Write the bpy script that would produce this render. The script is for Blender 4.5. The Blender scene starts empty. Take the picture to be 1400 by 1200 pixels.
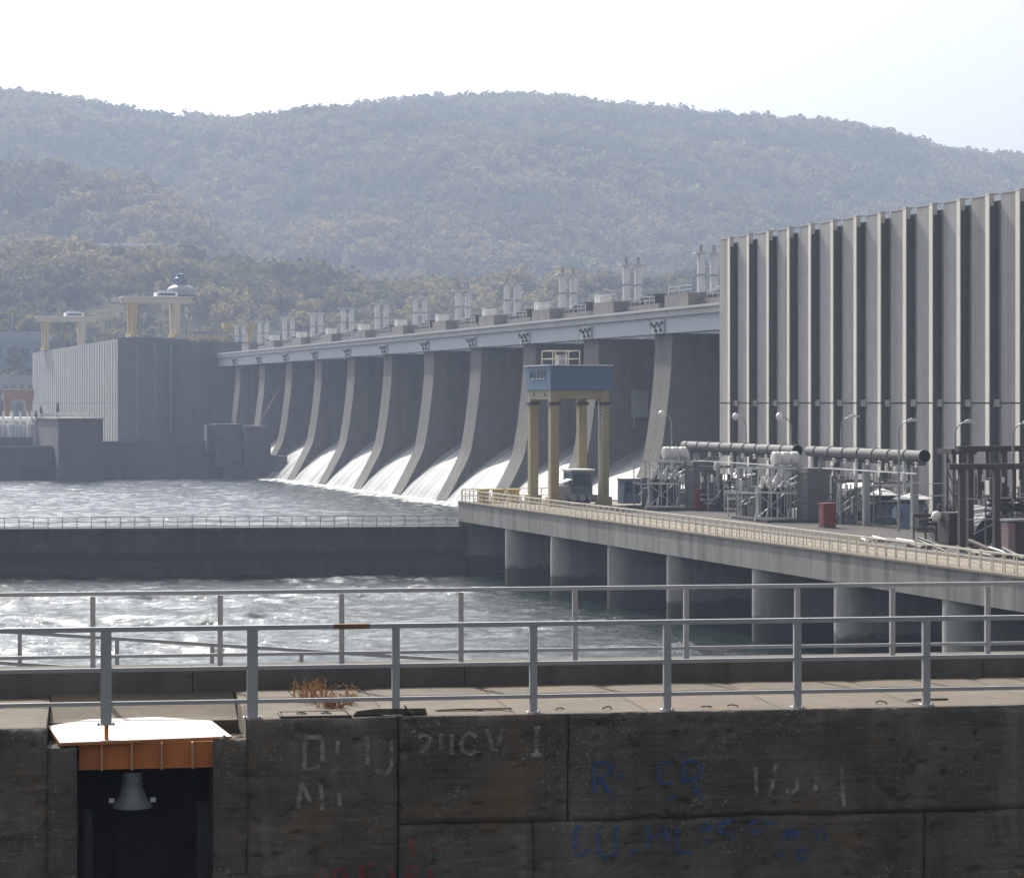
import bpy, math, random
import numpy as np
from mathutils import Vector, Matrix

random.seed(7); rng = np.random.default_rng(7)
SC = bpy.context.scene
COL = SC.collection
R = math.radians

# ------------------------------------------------------------------ camera, sky, sun, exposure
# world frame: +Y runs along the dam axis away from the viewer, +X is upstream, eye height is z = 0
F = 3600.0                      # focal length in pixels of the 1400 px wide photograph
YAW = math.atan(1070 / F)       # the dam axis lies this far left of the optical axis
CA, SA = math.cos(YAW), math.sin(YAW)
cam_d = bpy.data.cameras.new('camera')
cam = bpy.data.objects.new('camera', cam_d); COL.objects.link(cam)
cam.location = (0, 0, 0); cam.rotation_euler = (R(90), 0, -YAW)
cam_d.sensor_width = 36; cam_d.lens = 36 * F / 1400
cam_d.shift_y = -49 / 1400
cam_d.clip_start = 0.5; cam_d.clip_end = 20000
SC.camera = cam

SUN_EL = R(42); SUN_AZ = R(-8.5)           # azimuth measured from +Y towards +X
world = bpy.data.worlds.new('World'); SC.world = world; world.use_nodes = True
wn = world.node_tree
sky = wn.nodes.new('ShaderNodeTexSky'); sky.sky_type = 'NISHITA'; sky.sun_disc = False
sky.sun_elevation = SUN_EL; sky.sun_rotation = SUN_AZ
sky.air_density = 0.7; sky.dust_density = 6.0; sky.ozone_density = 1.0
bg = wn.nodes['Background']; bg.inputs['Strength'].default_value = 0.15
hsv = wn.nodes.new('ShaderNodeHueSaturation'); hsv.inputs['Saturation'].default_value = 0.0   # a milky, hazy sky all round
wn.links.new(sky.outputs['Color'], hsv.inputs['Color']); wn.links.new(hsv.outputs['Color'], bg.inputs['Color'])

sun_d = bpy.data.lights.new('sun', 'SUN'); sun_d.energy = 4.9; sun_d.angle = R(0.53); sun_d.color = (1, 0.94, 0.85)
sun = bpy.data.objects.new('sun', sun_d); COL.objects.link(sun)
sdir = Vector((math.sin(SUN_AZ) * math.cos(SUN_EL), math.cos(SUN_AZ) * math.cos(SUN_EL), math.sin(SUN_EL)))
sun.rotation_euler = sdir.to_track_quat('Z', 'Y').to_euler()
sun.location = (0, 0, 200)

SC.view_settings.view_transform = 'Standard'; SC.view_settings.look = 'None'
SC.view_settings.exposure = 0.25; SC.view_settings.gamma = 1.0
SC.view_settings.use_curve_mapping = False
SC.render.engine = 'CYCLES'
SC.cycles.use_denoising = True
SC.cycles.max_bounces = 6; SC.cycles.volume_bounces = 1
SC.cycles.caustics_reflective = False; SC.cycles.caustics_refractive = False
SC.cycles.sample_clamp_indirect = 4.0

# ------------------------------------------------------------------ helpers
def cam_pt(px, depth, py=None, z=None):
    """photo pixel at a given depth along the optical axis -> world point"""
    xc = (px - 700) / F * depth
    if z is None: z = -(py - 551) / F * depth
    return Vector((xc * CA + depth * SA, -xc * SA + depth * CA, z))
def u_at(px, v):
    Y = v * F / CA / (px + 370)
    return (Y - SA * v) / CA

class MB:
    def __init__(s): s.v = []; s.f = []
    def add(s, vs, fs):
        o = len(s.v); s.v += [tuple(p) for p in vs]; s.f += [tuple(i + o for i in f) for f in fs]; return s
    def box(s, x0, x1, y0, y1, z0, z1):
        return s.add([(x0,y0,z0),(x1,y0,z0),(x1,y1,z0),(x0,y1,z0),(x0,y0,z1),(x1,y0,z1),(x1,y1,z1),(x0,y1,z1)],
                     [(3,2,1,0),(4,5,6,7),(0,1,5,4),(1,2,6,5),(2,3,7,6),(3,0,4,7)])
    def tube(s, p0, p1, r0, r1=None, n=8, caps=True):
        p0 = Vector(p0); p1 = Vector(p1); r1 = r0 if r1 is None else r1
        d = (p1 - p0).normalized(); a = d.orthogonal().normalized(); b = d.cross(a)
        vs = []
        for p, r in ((p0, r0), (p1, r1)):
            for i in range(n):
                t = 2 * math.pi * (i + .5) / n
                vs.append(p + a * (r * math.cos(t)) + b * (r * math.sin(t)))
        fs = [(i, (i + 1) % n, n + (i + 1) % n, n + i) for i in range(n)]
        if caps: fs += [tuple(range(n))[::-1], tuple(range(n, 2 * n))]
        return s.add(vs, fs)
    def bar(s, p0, p1, w, h=None):
        """rectangular bar between two points, h is its vertical size"""
        p0 = Vector(p0); p1 = Vector(p1); h = h or w
        d = (p1 - p0).normalized()
        up = Vector((0, 0, 1)) if abs(d.z) < .95 else Vector((1, 0, 0))
        a = d.cross(up).normalized(); b = a.cross(d)
        vs = []
        for p in (p0, p1):
            for i, j in ((-1,-1),(1,-1),(1,1),(-1,1)): vs.append(p + a * (i * w / 2) + b * (j * h / 2))
        return s.add(vs, [(0,1,2,3),(7,6,5,4),(0,4,5,1),(1,5,6,2),(2,6,7,3),(3,7,4,0)])
    def lathe(s, prof, c=(0,0,0), n=20):
        vs = []; m = len(prof)
        for i in range(n):
            t = 2 * math.pi * i / n
            for r, z in prof: vs.append((c[0] + r * math.cos(t), c[1] + r * math.sin(t), c[2] + z))
        fs = []
        for i in range(n):
            j = (i + 1) % n
            for k in range(m - 1): fs.append((i*m+k, j*m+k, j*m+k+1, i*m+k+1))
        return s.add(vs, fs)
    def prism(s, poly, axis, a0, a1):
        """extrude a 2D polygon; axis 'y': poly in (x,z); axis 'z': poly in (x,y); axis 'x': poly in (y,z)"""
        n = len(poly)
        def P(p, a): return {'y': (p[0], a, p[1]), 'z': (p[0], p[1], a), 'x': (a, p[0], p[1])}[axis]
        vs = [P(p, a0) for p in poly] + [P(p, a1) for p in poly]
        return s.add(vs, [tuple(range(n)), tuple(range(n, 2*n))[::-1]] + [(i, n+i, n+(i+1)%n, (i+1)%n) for i in range(n)])
    def mesh(s, name):
        me = bpy.data.meshes.new(name); me.from_pydata(s.v, [], s.f); me.update()
        import bmesh
        b = bmesh.new(); b.from_mesh(me); bmesh.ops.recalc_face_normals(b, faces=b.faces); b.to_mesh(me); b.free()
        return me
    def build(s, name, mat, parent=None, loc=(0,0,0), smooth=False):
        return link(name, s.mesh(name), mat, parent, loc, smooth)
def link(name, me, mat, parent=None, loc=(0,0,0), smooth=False):
    if mat and not me.materials: me.materials.append(mat)
    if smooth:
        for p in me.polygons: p.use_smooth = True
        if smooth is not True: me.set_sharp_from_angle(angle=R(smooth))
    o = bpy.data.objects.new(name, me); COL.objects.link(o); o.parent = parent; o.location = loc
    return o
def tag(o, label, cat, group=None):
    o['label'] = label; o['category'] = cat
    if group: o['group'] = group
    return o
def struct(o): o['kind'] = 'structure'; return o
def stuff(o): o['kind'] = 'stuff'; return o
def thing(name, label, cat, loc=(0,0,0), rz=0, group=None):
    o = bpy.data.objects.new(name, None); COL.objects.link(o); o.location = loc; o.rotation_euler = (0,0,rz)
    o.empty_display_size = .5
    return tag(o, label, cat, group)
def dup_children(src, dst):
    for c in src.children:
        d = c.copy(); COL.objects.link(d); d.parent = dst
        for g in c.children:
            e = g.copy(); COL.objects.link(e); e.parent = d
def dup(src, loc, label, rz=None):
    o = src.copy(); COL.objects.link(o); o.location = loc; o['label'] = label
    if rz is not None: o.rotation_euler = (0,0,rz)
    dup_children(src, o); return o
ORD = ['nearest','second','third','fourth','fifth','sixth','seventh','eighth','ninth','tenth','eleventh','twelfth','thirteenth']

# ------------------------------------------------------------------ materials
def new_mat(name):
    m = bpy.data.materials.new(name); m.use_nodes = True
    n = m.node_tree; return m, n, n.nodes['Principled BSDF']
def N(nt, typ, **kw):
    n = nt.nodes.new(typ)
    for k, v in kw.items(): setattr(n, k, v)
    return n
def noise(nt, scale, detail=4, rough=.55, vec=None, mapscale=None, dist=0.0):
    t = N(nt, 'ShaderNodeTexNoise'); t.inputs['Scale'].default_value = scale; t.inputs['Detail'].default_value = detail
    t.inputs['Roughness'].default_value = rough; t.inputs['Distortion'].default_value = dist
    if vec is None: vec = N(nt, 'ShaderNodeNewGeometry').outputs['Position']
    if mapscale:
        mp = N(nt, 'ShaderNodeMapping'); mp.inputs['Scale'].default_value = mapscale
        nt.links.new(vec, mp.inputs['Vector']); vec = mp.outputs['Vector']
    nt.links.new(vec, t.inputs['Vector']); return t.outputs['Fac']
def ramp(nt, fac, stops):
    r = N(nt, 'ShaderNodeValToRGB'); e = r.color_ramp.elements
    while len(e) < len(stops): e.new(.5)
    for i, (p, c) in enumerate(stops):
        e[i].position = p; e[i].color = (c, c, c, 1) if isinstance(c, (int, float)) else (*c, 1)
    nt.links.new(fac, r.inputs['Fac']); return r.outputs['Color']
def mix(nt, fac, a, b, mode='MIX'):
    m = N(nt, 'ShaderNodeMix', data_type='RGBA', blend_type=mode)
    for s, x in (('Factor', fac), ('A', a), ('B', b)):
        i = [q for q in m.inputs if q.name == s and (q.type == ('VALUE' if s == 'Factor' else 'RGBA'))][0]
        if isinstance(x, (int, float)): i.default_value = x
        elif isinstance(x, tuple): i.default_value = (*x, 1)
        else: nt.links.new(x, i)
    return [q for q in m.outputs if q.type == 'RGBA'][0]
def bump(nt, bsdf, h, strength=.3, dist=.05):
    b = N(nt, 'ShaderNodeBump'); b.inputs['Strength'].default_value = strength; b.inputs['Distance'].default_value = dist
    nt.links.new(h, b.inputs['Height']); nt.links.new(b.outputs['Normal'], bsdf.inputs['Normal']); return b
def concrete(name, col, var=.35, streak=.4, big=.12, fine=1.5, rough=.9, bstr=.3, bdist=.05, tint=None, stain=None, tide=None):
    m, nt, b = new_mat(name)
    c = np.array(col)
    n1 = noise(nt, big, 5, .6)
    base = mix(nt, ramp(nt, n1, [(.3, 0.0), (.7, 1.0)]), tuple(c * (1 - var)), tuple(np.minimum(c * (1 + var), .85)))
    n2 = noise(nt, fine, 6, .65)
    base = mix(nt, .55, base, ramp(nt, n2, [(.25, tuple(c * (1 - var))), (.75, tuple(np.minimum(c * (1 + var), .85)))]))
    if streak:
        s = noise(nt, fine * .5, 4, .6, mapscale=(1, 1, .05))
        base = mix(nt, ramp(nt, s, [(.46, 0.0), (.72, streak)]), base, tuple(c * .33))
        s2 = noise(nt, fine * .33, 4, .6, mapscale=(1, 1, .04), dist=.4)
        base = mix(nt, ramp(nt, s2, [(.56, 0.0), (.78, streak * .6)]), base, tuple(np.minimum(c * 1.6, .8)))
    if tint is not None:
        base = mix(nt, ramp(nt, noise(nt, big * 2.3, 4), [(.5, 0.0), (.72, .6)]), base, tint)
    if stain is not None:
        base = mix(nt, ramp(nt, noise(nt, fine * .25, 5, .7), [(.62, 0.0), (.74, .8)]), base, stain)
    if tide is not None:      # algae and wet line left by the changing river level
        sx = N(nt, 'ShaderNodeSeparateXYZ'); nt.links.new(N(nt, 'ShaderNodeNewGeometry').outputs['Position'], sx.inputs[0])
        ad = N(nt, 'ShaderNodeMath', operation='MULTIPLY_ADD'); nt.links.new(noise(nt, .8, 5, .7), ad.inputs[0]); ad.inputs[1].default_value = -1.3; nt.links.new(sx.outputs['Z'], ad.inputs[2])
        mr = N(nt, 'ShaderNodeMapRange'); nt.links.new(ad.outputs[0], mr.inputs['Value'])
        mr.inputs['From Min'].default_value = tide - .75; mr.inputs['From Max'].default_value = tide - .35; mr.inputs['To Min'].default_value = .85; mr.inputs['To Max'].default_value = 0
        base = mix(nt, mr.outputs[0], base, (.035,.038,.028))
    nt.links.new(base, b.inputs['Base Color']); b.inputs['Roughness'].default_value = rough
    b.inputs['Specular IOR Level'].default_value = .25
    bump(nt, b, noise(nt, fine * 5, 6, .7), bstr, bdist)
    return m
def paint(name, col, rough=.5, metal=0.0, var=.12, scale=.8, wear=None, spec=.4, wt=(.58,.7)):
    m, nt, b = new_mat(name); c = np.array(col)
    base = mix(nt, noise(nt, scale, 5, .65), tuple(c * (1 - var)), tuple(np.minimum(c * (1 + var), .9)))
    if wear is not None:
        base = mix(nt, ramp(nt, noise(nt, scale * 3, 6, .7), [(wt[0], 0.0), (wt[1], .85)]), base, wear)
    nt.links.new(base, b.inputs['Base Color']); b.inputs['Roughness'].default_value = rough; b.inputs['Metallic'].default_value = metal
    b.inputs['Specular IOR Level'].default_value = spec
    bump(nt, b, noise(nt, scale * 12, 4), .08, .02)
    return m

M = {}
M['pier'] = concrete('pier_concrete', (.165,.153,.138), .3, .45, .1, .9)
M['pier_side'] = M['pier']
M['crest'] = concrete('crest_concrete', (.20,.19,.18), .25, .35, .2, 1.2)
M['girder'] = paint('bridge_girder_paint', (.44,.47,.51), .55, 0, .12, .15)
M['parapet'] = concrete('parapet_concrete', (.50,.49,.48), .15, .2, .15, 1.0)
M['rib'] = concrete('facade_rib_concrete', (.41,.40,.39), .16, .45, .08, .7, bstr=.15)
M['rib_sunlit'] = concrete('facade_rib_sunlit_concrete', (.56,.535,.50), .08, .12, .1, .9, bstr=.15)  # sunlit look put into the colour: lighter copy of the rib concrete
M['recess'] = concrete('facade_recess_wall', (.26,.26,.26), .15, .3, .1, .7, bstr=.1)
M['rib_reveal'] = paint('facade_dark_reveal', (.11,.11,.112), .6, 0, .3, .3)  # much darker tone for the reveals beside each rib
M['endwall'] = concrete('end_wall_concrete', (.135,.135,.137), .15, .35, .05, .4, bstr=.1)
M['deck'] = concrete('deck_concrete', (.25,.215,.175), .28, .1, .3, 1.6, tint=(.28,.21,.15))
M['fascia'] = concrete('fascia_concrete', (.30,.285,.27), .22, .75, .15, 1.3)
M['tailpier'] = concrete('tailrace_pier_concrete', (.36,.35,.33), .25, .55, .12, .8, tide=-15.6)
M['dark_conc'] = concrete('dark_concrete', (.07,.07,.068), .35, .5, .1, .8)  # near-black tone for rear wall, footings, wall core and plinths
M['midwall'] = concrete('guide_wall_concrete', (.085,.081,.074), .5, .65, .08, .7, stain=(.26,.24,.21), tide=-14.9)
M['platform'] = concrete('far_platform_concrete', (.115,.115,.115), .25, .4, .08, .5)
def lockwall_mat():
    m, nt, b = new_mat('lock_wall_concrete')
    g = N(nt, 'ShaderNodeNewGeometry').outputs['Position']
    base = ramp(nt, noise(nt, .8, 6, .65, g, None, .4), [(.28, (.062,.057,.052)), (.5, (.115,.104,.094)), (.72, (.185,.168,.15))])
    hs = noise(nt, 2.0, 6, .7, g, (.35, .35, 9))                       # horizontal board marks
    base = mix(nt, ramp(nt, hs, [(.50, 0.0), (.76, .55)]), base, (.21,.19,.17))
    hd = noise(nt, 2.0, 6, .7, g, (.5, .5, 14))
    base = mix(nt, ramp(nt, hd, [(.54, 0.0), (.72, .5)]), base, (.03,.027,.025))
    vs = noise(nt, 1.6, 5, .65, g, (1, 1, .06))                         # seepage streaks
    base = mix(nt, ramp(nt, vs, [(.5, 0.0), (.75, .6)]), base, (.035,.032,.03))
    vp = noise(nt, 1.3, 5, .7, g, (1, 1, .10), .3)
    base = mix(nt, ramp(nt, vp, [(.58, 0.0), (.72, .55)]), base, (.23,.215,.195))
    br = noise(nt, .55, 5, .7, g, (1, 1, 1.6), .5)
    base = mix(nt, ramp(nt, br, [(.54, 0.0), (.70, .75)]), base, (.18,.115,.06))
    ag = noise(nt, 26, 3, .6, g); cl = noise(nt, 1.1, 4, .7, g)
    spk = mix(nt, ramp(nt, cl, [(.44, 0.0), (.60, 1.0)]), (0,0,0), ramp(nt, ag, [(.58, 0.0), (.66, 1.0)]))
    base = mix(nt, spk, base, (.27,.25,.225))
    sp2 = ramp(nt, noise(nt, 13, 2, .5, g), [(.73, 0.0), (.77, .6)])
    base = mix(nt, sp2, base, (.30,.285,.26))
    nt.links.new(base, b.inputs['Base Color']); b.inputs['Roughness'].default_value = .92; b.inputs['Specular IOR Level'].default_value = .2
    bump(nt, b, mix(nt, .5, noise(nt, 18, 6, .75, g), hs), 1.0, .03)
    return m
M['lockwall'] = lockwall_mat()
M['lockdeck'] = concrete('lock_deck_concrete', (.145,.124,.10), .34, 0, .7, 5, bstr=.6, bdist=.012, tint=(.21,.145,.095), stain=(.08,.07,.06))
M['kerb'] = concrete('kerb_concrete', (.12,.115,.11), .35, .4, .7, 4)
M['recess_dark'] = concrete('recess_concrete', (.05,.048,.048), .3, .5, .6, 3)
M['rail'] = paint('grey_rail_paint', (.37,.375,.385), .45, 0, .16, 2.5, wear=(.17,.10,.06), wt=(.66,.72))
M['rail_pale'] = paint('cream_rail_paint', (.62,.57,.46), .5, 0, .12, 1.5)
M['rail_dark'] = paint('dark_rail_paint', (.2,.2,.2), .6, 0, .15, 1.5)
M['white'] = paint('white_paint', (.78,.77,.74), .5, 0, .06, .8)
M['plate'] = paint('white_plate_paint', (.52,.49,.45), .6, 0, .05, 4)
M['rust'] = paint('rust_orange_primer', (.50,.17,.05), .75, 0, .3, 3.0, wear=(.26,.10,.05))
M['rust_pale'] = paint('pale_rust_edge', (.50,.30,.18), .8, 0, .25, 4.0)  # paler rust tone for the girder stiffeners
M['yellow'] = paint('faded_yellow_paint', (.50,.39,.13), .5, 0, .18, .8, wear=(.3,.22,.1))
M['khaki'] = paint('khaki_crane_paint', (.33,.28,.16), .5, 0, .15, .9)
M['yellow2'] = paint('crane_yellow_paint', (.52,.39,.17), .5, 0, .12, .5)
M['blue'] = paint('blue_cladding_paint', (.085,.15,.255), .5, 0, .1, .6)
M['steel'] = paint('grey_steel', (.33,.34,.35), .5, .2, .18, 1.0)
M['steel_mid'] = paint('mid_grey_steel', (.16,.16,.16), .75, 0, .25, 1.2)
M['gravel'] = concrete('dark_gravel', (.075,.07,.066), .45, 0, .4, 4)
M['steel_dark'] = paint('dark_steel', (.055,.055,.06), .6, .1, .3, 1.0)
M['rust_dark'] = paint('rusty_steel', (.072,.058,.052), .8, 0, .35, 1.2)
M['steel_pale'] = paint('galvanised_steel', (.58,.59,.60), .4, .35, .1, 1.2)
M['tank'] = paint('pale_tank_paint', (.68,.68,.67), .45, 0, .08, .6)
M['hoist'] = paint('hoist_cylinder_paint', (.76,.76,.76), .4, .1, .06, .5)
M['red'] = paint('red_cabinet_paint', (.20,.045,.038), .6, 0, .2, 1.0)
M['bluegrey'] = paint('blue_grey_paint', (.13,.18,.26), .5, 0, .15, .8)
M['orange'] = paint('orange_gantry_paint', (.34,.21,.14), .55, 0, .12, .4)
M['cream'] = paint('cream_crane_paint', (.66,.58,.42), .5, 0, .1, .4)
M['glass'] = paint('dark_window_glass', (.04,.06,.08), .12, 0, .2, .5, spec=.6)
M['gate'] = paint('gate_steel', (.11,.12,.13), .6, .1, .2, .4)
M['porcelain'] = paint('white_porcelain', (.8,.79,.76), .25, 0, .05, 2)
M['timber'] = paint('weathered_timber', (.10,.085,.065), .85, 0, .35, 6)
M['house'] = paint('pale_render', (.34,.33,.31), .8, 0, .1, .3)
M['roof_blue'] = paint('blue_grey_roofing', (.20,.24,.30), .6, 0, .15, .3)

# river water
def water_mat():
    m, nt, b = new_mat('river_water')
    b.inputs['Base Color'].default_value = (.012,.022,.018,1)
    b.inputs['Roughness'].default_value = .09; b.inputs['IOR'].default_value = 1.33
    pos = N(nt, 'ShaderNodeNewGeometry').outputs['Position']
    bump(nt, b, noise(nt, 2.2, 4, .6, pos), 1.0, .13)
    return m
M['water'] = water_mat()
def cascade_mat():
    m, nt, b = new_mat('cascade_water')
    s = noise(nt, 1.0, 5, .65, mapscale=(.03, .5, .03), dist=.15)
    f = noise(nt, 1.0, 5, .7, mapscale=(.15, 2.2, .15))
    c = mix(nt, .35, ramp(nt, s, [(.38, (.09,.09,.09)), (.5, (.20,.20,.20)), (.60, (.50,.50,.50))]), ramp(nt, f, [(.35, .10), (.65, .42)]))
    nt.links.new(c, b.inputs['Base Color']); b.inputs['Roughness'].default_value = .5; b.inputs['Specular IOR Level'].default_value = .5
    bump(nt, b, f, .5, .15)
    return m
M['cascade'] = cascade_mat()
def foam_mat():
    m, nt, b = new_mat('foam')
    b.inputs['Base Color'].default_value = (.82,.83,.84,1); b.inputs['Roughness'].default_value = .6
    f = noise(nt, 1.2, 6, .7); a = ramp(nt, f, [(.42, 0.0), (.58, 1.0)])
    nt.links.new(a, b.inputs['Alpha']); bump(nt, b, f, .6, .2)
    return m
M['foam'] = foam_mat()

# ------------------------------------------------------------------ river and terrain
WZ = -17.2
def grid_obj(name, x0, x1, y0, y1, nx, ny, zf, mat, parent=None, smooth=True):
    xs = np.linspace(x0, x1, nx); ys = np.linspace(y0, y1, ny)
    X, Y = np.meshgrid(xs, ys); Z = zf(X, Y)
    v = np.stack([X, Y, Z], -1).reshape(-1, 3)
    i = np.arange(nx * ny).reshape(ny, nx)
    q = np.stack([i[:-1,:-1], i[:-1,1:], i[1:,1:], i[1:,:-1]], -1).reshape(-1, 4)
    me = np_mesh(name, v, q); return link(name, me, mat, parent, smooth=smooth)
def np_mesh(name, v, q):
    me = bpy.data.meshes.new(name); k = q.shape[1]
    me.vertices.add(len(v)); me.vertices.foreach_set('co', np.ascontiguousarray(v, dtype=np.float32).ravel())
    me.loops.add(q.size); me.loops.foreach_set('vertex_index', q.ravel().astype(np.int32))
    me.polygons.add(len(q)); me.polygons.foreach_set('loop_start', np.arange(0, q.size, k, dtype=np.int32))
    me.update(calc_edges=True); return me
def vnoise(x, y, seed):
    r = np.random.default_rng(seed); T = r.random((256, 256))
    xi = np.floor(x).astype(int); yi = np.floor(y).astype(int); fx = x - xi; fy = y - yi
    fx = fx*fx*(3-2*fx); fy = fy*fy*(3-2*fy)
    g = lambda a, b: T[a % 256, b % 256]
    return (g(xi,yi)*(1-fx)+g(xi+1,yi)*fx)*(1-fy)+(g(xi,yi+1)*(1-fx)+g(xi+1,yi+1)*fx)*fy
def fbm(x, y, seed, o=5):
    t = 0; a = .5
    for k in range(o): t = t + a * vnoise(x * 2**k, y * 2**k, seed + k); a *= .5
    return t
def sstep(t): t = np.clip(t, 0, 1); return t*t*(3-2*t)
def to_world(xc, yc): return xc * CA + yc * SA, -xc * SA + yc * CA

def river():
    yr = [42.0]
    while yr[-1] < 640: yr.append(yr[-1] + (.45 if yr[-1] < 150 else .30 + .55 * (yr[-1] - 150) / 490))
    ys = np.array(yr); xs = np.linspace(-1, 1, 430)
    S, Y = np.meshgrid(xs, ys); X = S * (Y * .26 + 12)
    wx, wy = to_world(X, Y)
    d = fbm(wx/26, wy/26, 201, 3) - .5
    ux = wx + 5*d; uy = wy + 5*fbm(wx/19+5, wy/19, 207, 3)
    chop = 1 - np.abs(2*fbm(ux/3.6, uy/3.0, 211, 3) - .87) * 1.6
    h = (fbm(ux/13, uy/13, 221, 3) - .43) * .9 + (chop - .6) * .40 + (fbm(ux/1.7, uy/1.3, 231, 2) - .37) * .95
    pt = fbm(wx/34+2, wy/11, 241, 4) * .6 + fbm(wx/9+2, wy/3.5, 251, 3) * .4
    h_far = (fbm(ux/2.4, uy/1.9, 261, 3) - .43) * 1.15
    calm = .30 + .85 * sstep((pt - .38) / .2)
    farw = sstep((Y - 270) / 60); h = (h * calm * (1 - farw) + h_far * .55 * farw) * WAVE
    ed = sstep(np.minimum((1 - np.abs(S)) / .03, (Y - 42) / 6)); h = h * ed - 1.03 * (1 - ed)
    v = np.stack([wx, wy, WZ + h], -1).reshape(-1, 3); ny, nx = S.shape; i = np.arange(nx*ny).reshape(ny, nx)
    q = np.stack([i[:-1,:-1], i[:-1,1:], i[1:,1:], i[1:,:-1]], -1).reshape(-1, 4)
    struct(link('river', np_mesh('river', v, q), M['water'], smooth=True))
    struct(grid_obj('river', -900, 400, -60, 900, 2, 2, lambda X, Y: X * 0 + WZ - 1.0, M['water']))
WAVE = .9
river()

# value-noise heightfield for the hills, in the frame of the optical axis (xc right, yc away)
RID = [  # ridge lines: distance, foot distance, foot height, (bearing as photo column, row) knots
 (2700, 1350, 12, [(-900,100),(-500,95),(-200,118),(0,130),(60,137),(130,150),(200,162),(260,166),(330,166),(380,158),(440,151),(500,143),(570,131),(640,127),(720,125),(780,130),(830,140),(900,149),(960,155),(1040,161),(1110,165),(1170,173),(1240,188),(1300,203),(1350,210),(1400,210),(1600,230),(2000,250),(2600,240)]),
 (1800, 1150, 8, [(-900,190),(-400,205),(0,228),(75,230),(175,248),(250,272),(300,312),(380,345),(470,385),(560,410),(700,430),(1000,440),(1400,430),(2600,400)]),
 (1270, 900, -2, [(-900,330),(-300,345),(0,352),(120,345),(240,350),(330,352),(430,346),(520,362),(600,352),(700,347),(800,352),(900,362),(1000,350),(1200,340),(1400,350),(2600,350)]),
]
def hill_z(xc, yc):
    px = 700 + F * xc / np.maximum(yc, 600)
    z = np.full_like(xc, -9.0)
    for d, f, z0, kn in RID:
        kx = np.array([k[0] for k in kn]); ky = np.array([k[1] for k in kn])
        zr = (551 - np.interp(px, kx, ky)) / F * d - (9 if d < 1500 else 22)
        wob = (fbm(xc/260+3, yc/260, 11) - .5)
        tt = np.clip((yc - f) / (d - f), 0, 1); t = tt + wob * 300 / (d - f) * (1 - tt) * np.clip(tt * 4, 0, 1)
        up = z0 + (zr - z0) * sstep(np.clip(t, 0, 1)) ** .9
        dn = zr - np.maximum(yc - d, 0) * .22
        zz = np.where(yc < d, np.minimum(up, zr), dn)
        z = np.maximum(z, zz)
    g = (fbm(xc/170, yc/170, 31) - .5) + (fbm(xc/380+7, yc/520, 37, 3) - .45) * 1.3
    hi = np.clip((z - 5) / 60, 0, 1)
    z = z + g * 46 * hi * (1 - sstep((yc - 2250) / 380) * .85)
    z = -14 + (z + 14) * sstep((yc - 915) / 110)
    return z
def hills():
    nx, ny = 300, 240
    xs = np.linspace(-1, 1, nx); ys = np.linspace(740, 3400, ny)
    S, Y = np.meshgrid(xs, ys); X = S * (420 + Y * .42)
    Z = hill_z(X, Y); wx, wy = to_world(X, Y)
    v = np.stack([wx, wy, Z], -1).reshape(-1, 3); i = np.arange(nx*ny).reshape(ny, nx)
    q = np.stack([i[:-1,:-1], i[:-1,1:], i[1:,1:], i[1:,:-1]], -1).reshape(-1, 4)
    m, nt, b = new_mat('hill_ground')
    c = ramp(nt, noise(nt, .012, 6, .65), [(.3, (.04,.045,.022)), (.5, (.07,.068,.036)), (.68, (.13,.105,.06))])
    nt.links.new(c, b.inputs['Base Color']); b.inputs['Roughness'].default_value = 1; b.inputs['Specular IOR Level'].default_value = .05
    bump(nt, b, noise(nt, .1, 6, .7), .8, 4)
    struct(link('hills', np_mesh('hills', v, q), m, smooth=True))
hills()

def leaf_mat(name):
    m, nt, b = new_mat(name)
    at = N(nt, 'ShaderNodeAttribute', attribute_type='INSTANCER', attribute_name='tint')
    n = noise(nt, .5, 3)
    c = mix(nt, ramp(nt, n, [(.3, 0.0), (.7, .3)]), at.outputs['Color'], (.03,.035,.015), 'MIX')
    nt.links.new(c, b.inputs['Base Color']); b.inputs['Roughness'].default_value = .8; b.inputs['Specular IOR Level'].default_value = .1
    tl = N(nt, 'ShaderNodeBsdfTranslucent'); nt.links.new(mix(nt, .3, c, (.30,.26,.07)), tl.inputs['Color'])
    ms = N(nt, 'ShaderNodeMixShader'); ms.inputs[0].default_value = .4
    nt.links.new(b.outputs[0], ms.inputs[1]); nt.links.new(tl.outputs[0], ms.inputs[2])
    nt.links.new(ms.outputs[0], nt.nodes['Material Output'].inputs['Surface'])
    return m
def crown_mesh(name, seed, nleaf=130):
    """a loose crown of leaf-clump faces on a short trunk, about 1 unit wide"""
    r = np.random.default_rng(seed); mb = MB()
    mb.tube((0,0,-.15), (0,0,.5), .035, .02, 5)
    lobes = [(r.normal(0,.17), r.normal(0,.17), .5 + r.normal(0,.16), .2 + r.random()*.14) for _ in range(7)]
    for k in range(nleaf):
        lx, ly, lz, lr = lobes[k % 7]
        d = r.normal(size=3); d /= np.linalg.norm(d)
        p = np.array((lx, ly, lz)) + d * lr * (.75 + .3 * r.random())
        a = r.normal(size=3); a -= a.dot(d) * d * .7; a /= np.linalg.norm(a); b = np.cross(d, a)
        s = .07 + .07 * r.random()
        mb.add([p + a*s, p + b*s*.9, p - a*s, p - b*s*.9 + d*s*.3], [(0,1,2,3)])
    me = bpy.data.meshes.new(name); me.from_pydata(mb.v, [], mb.f); me.update(); return me
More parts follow.
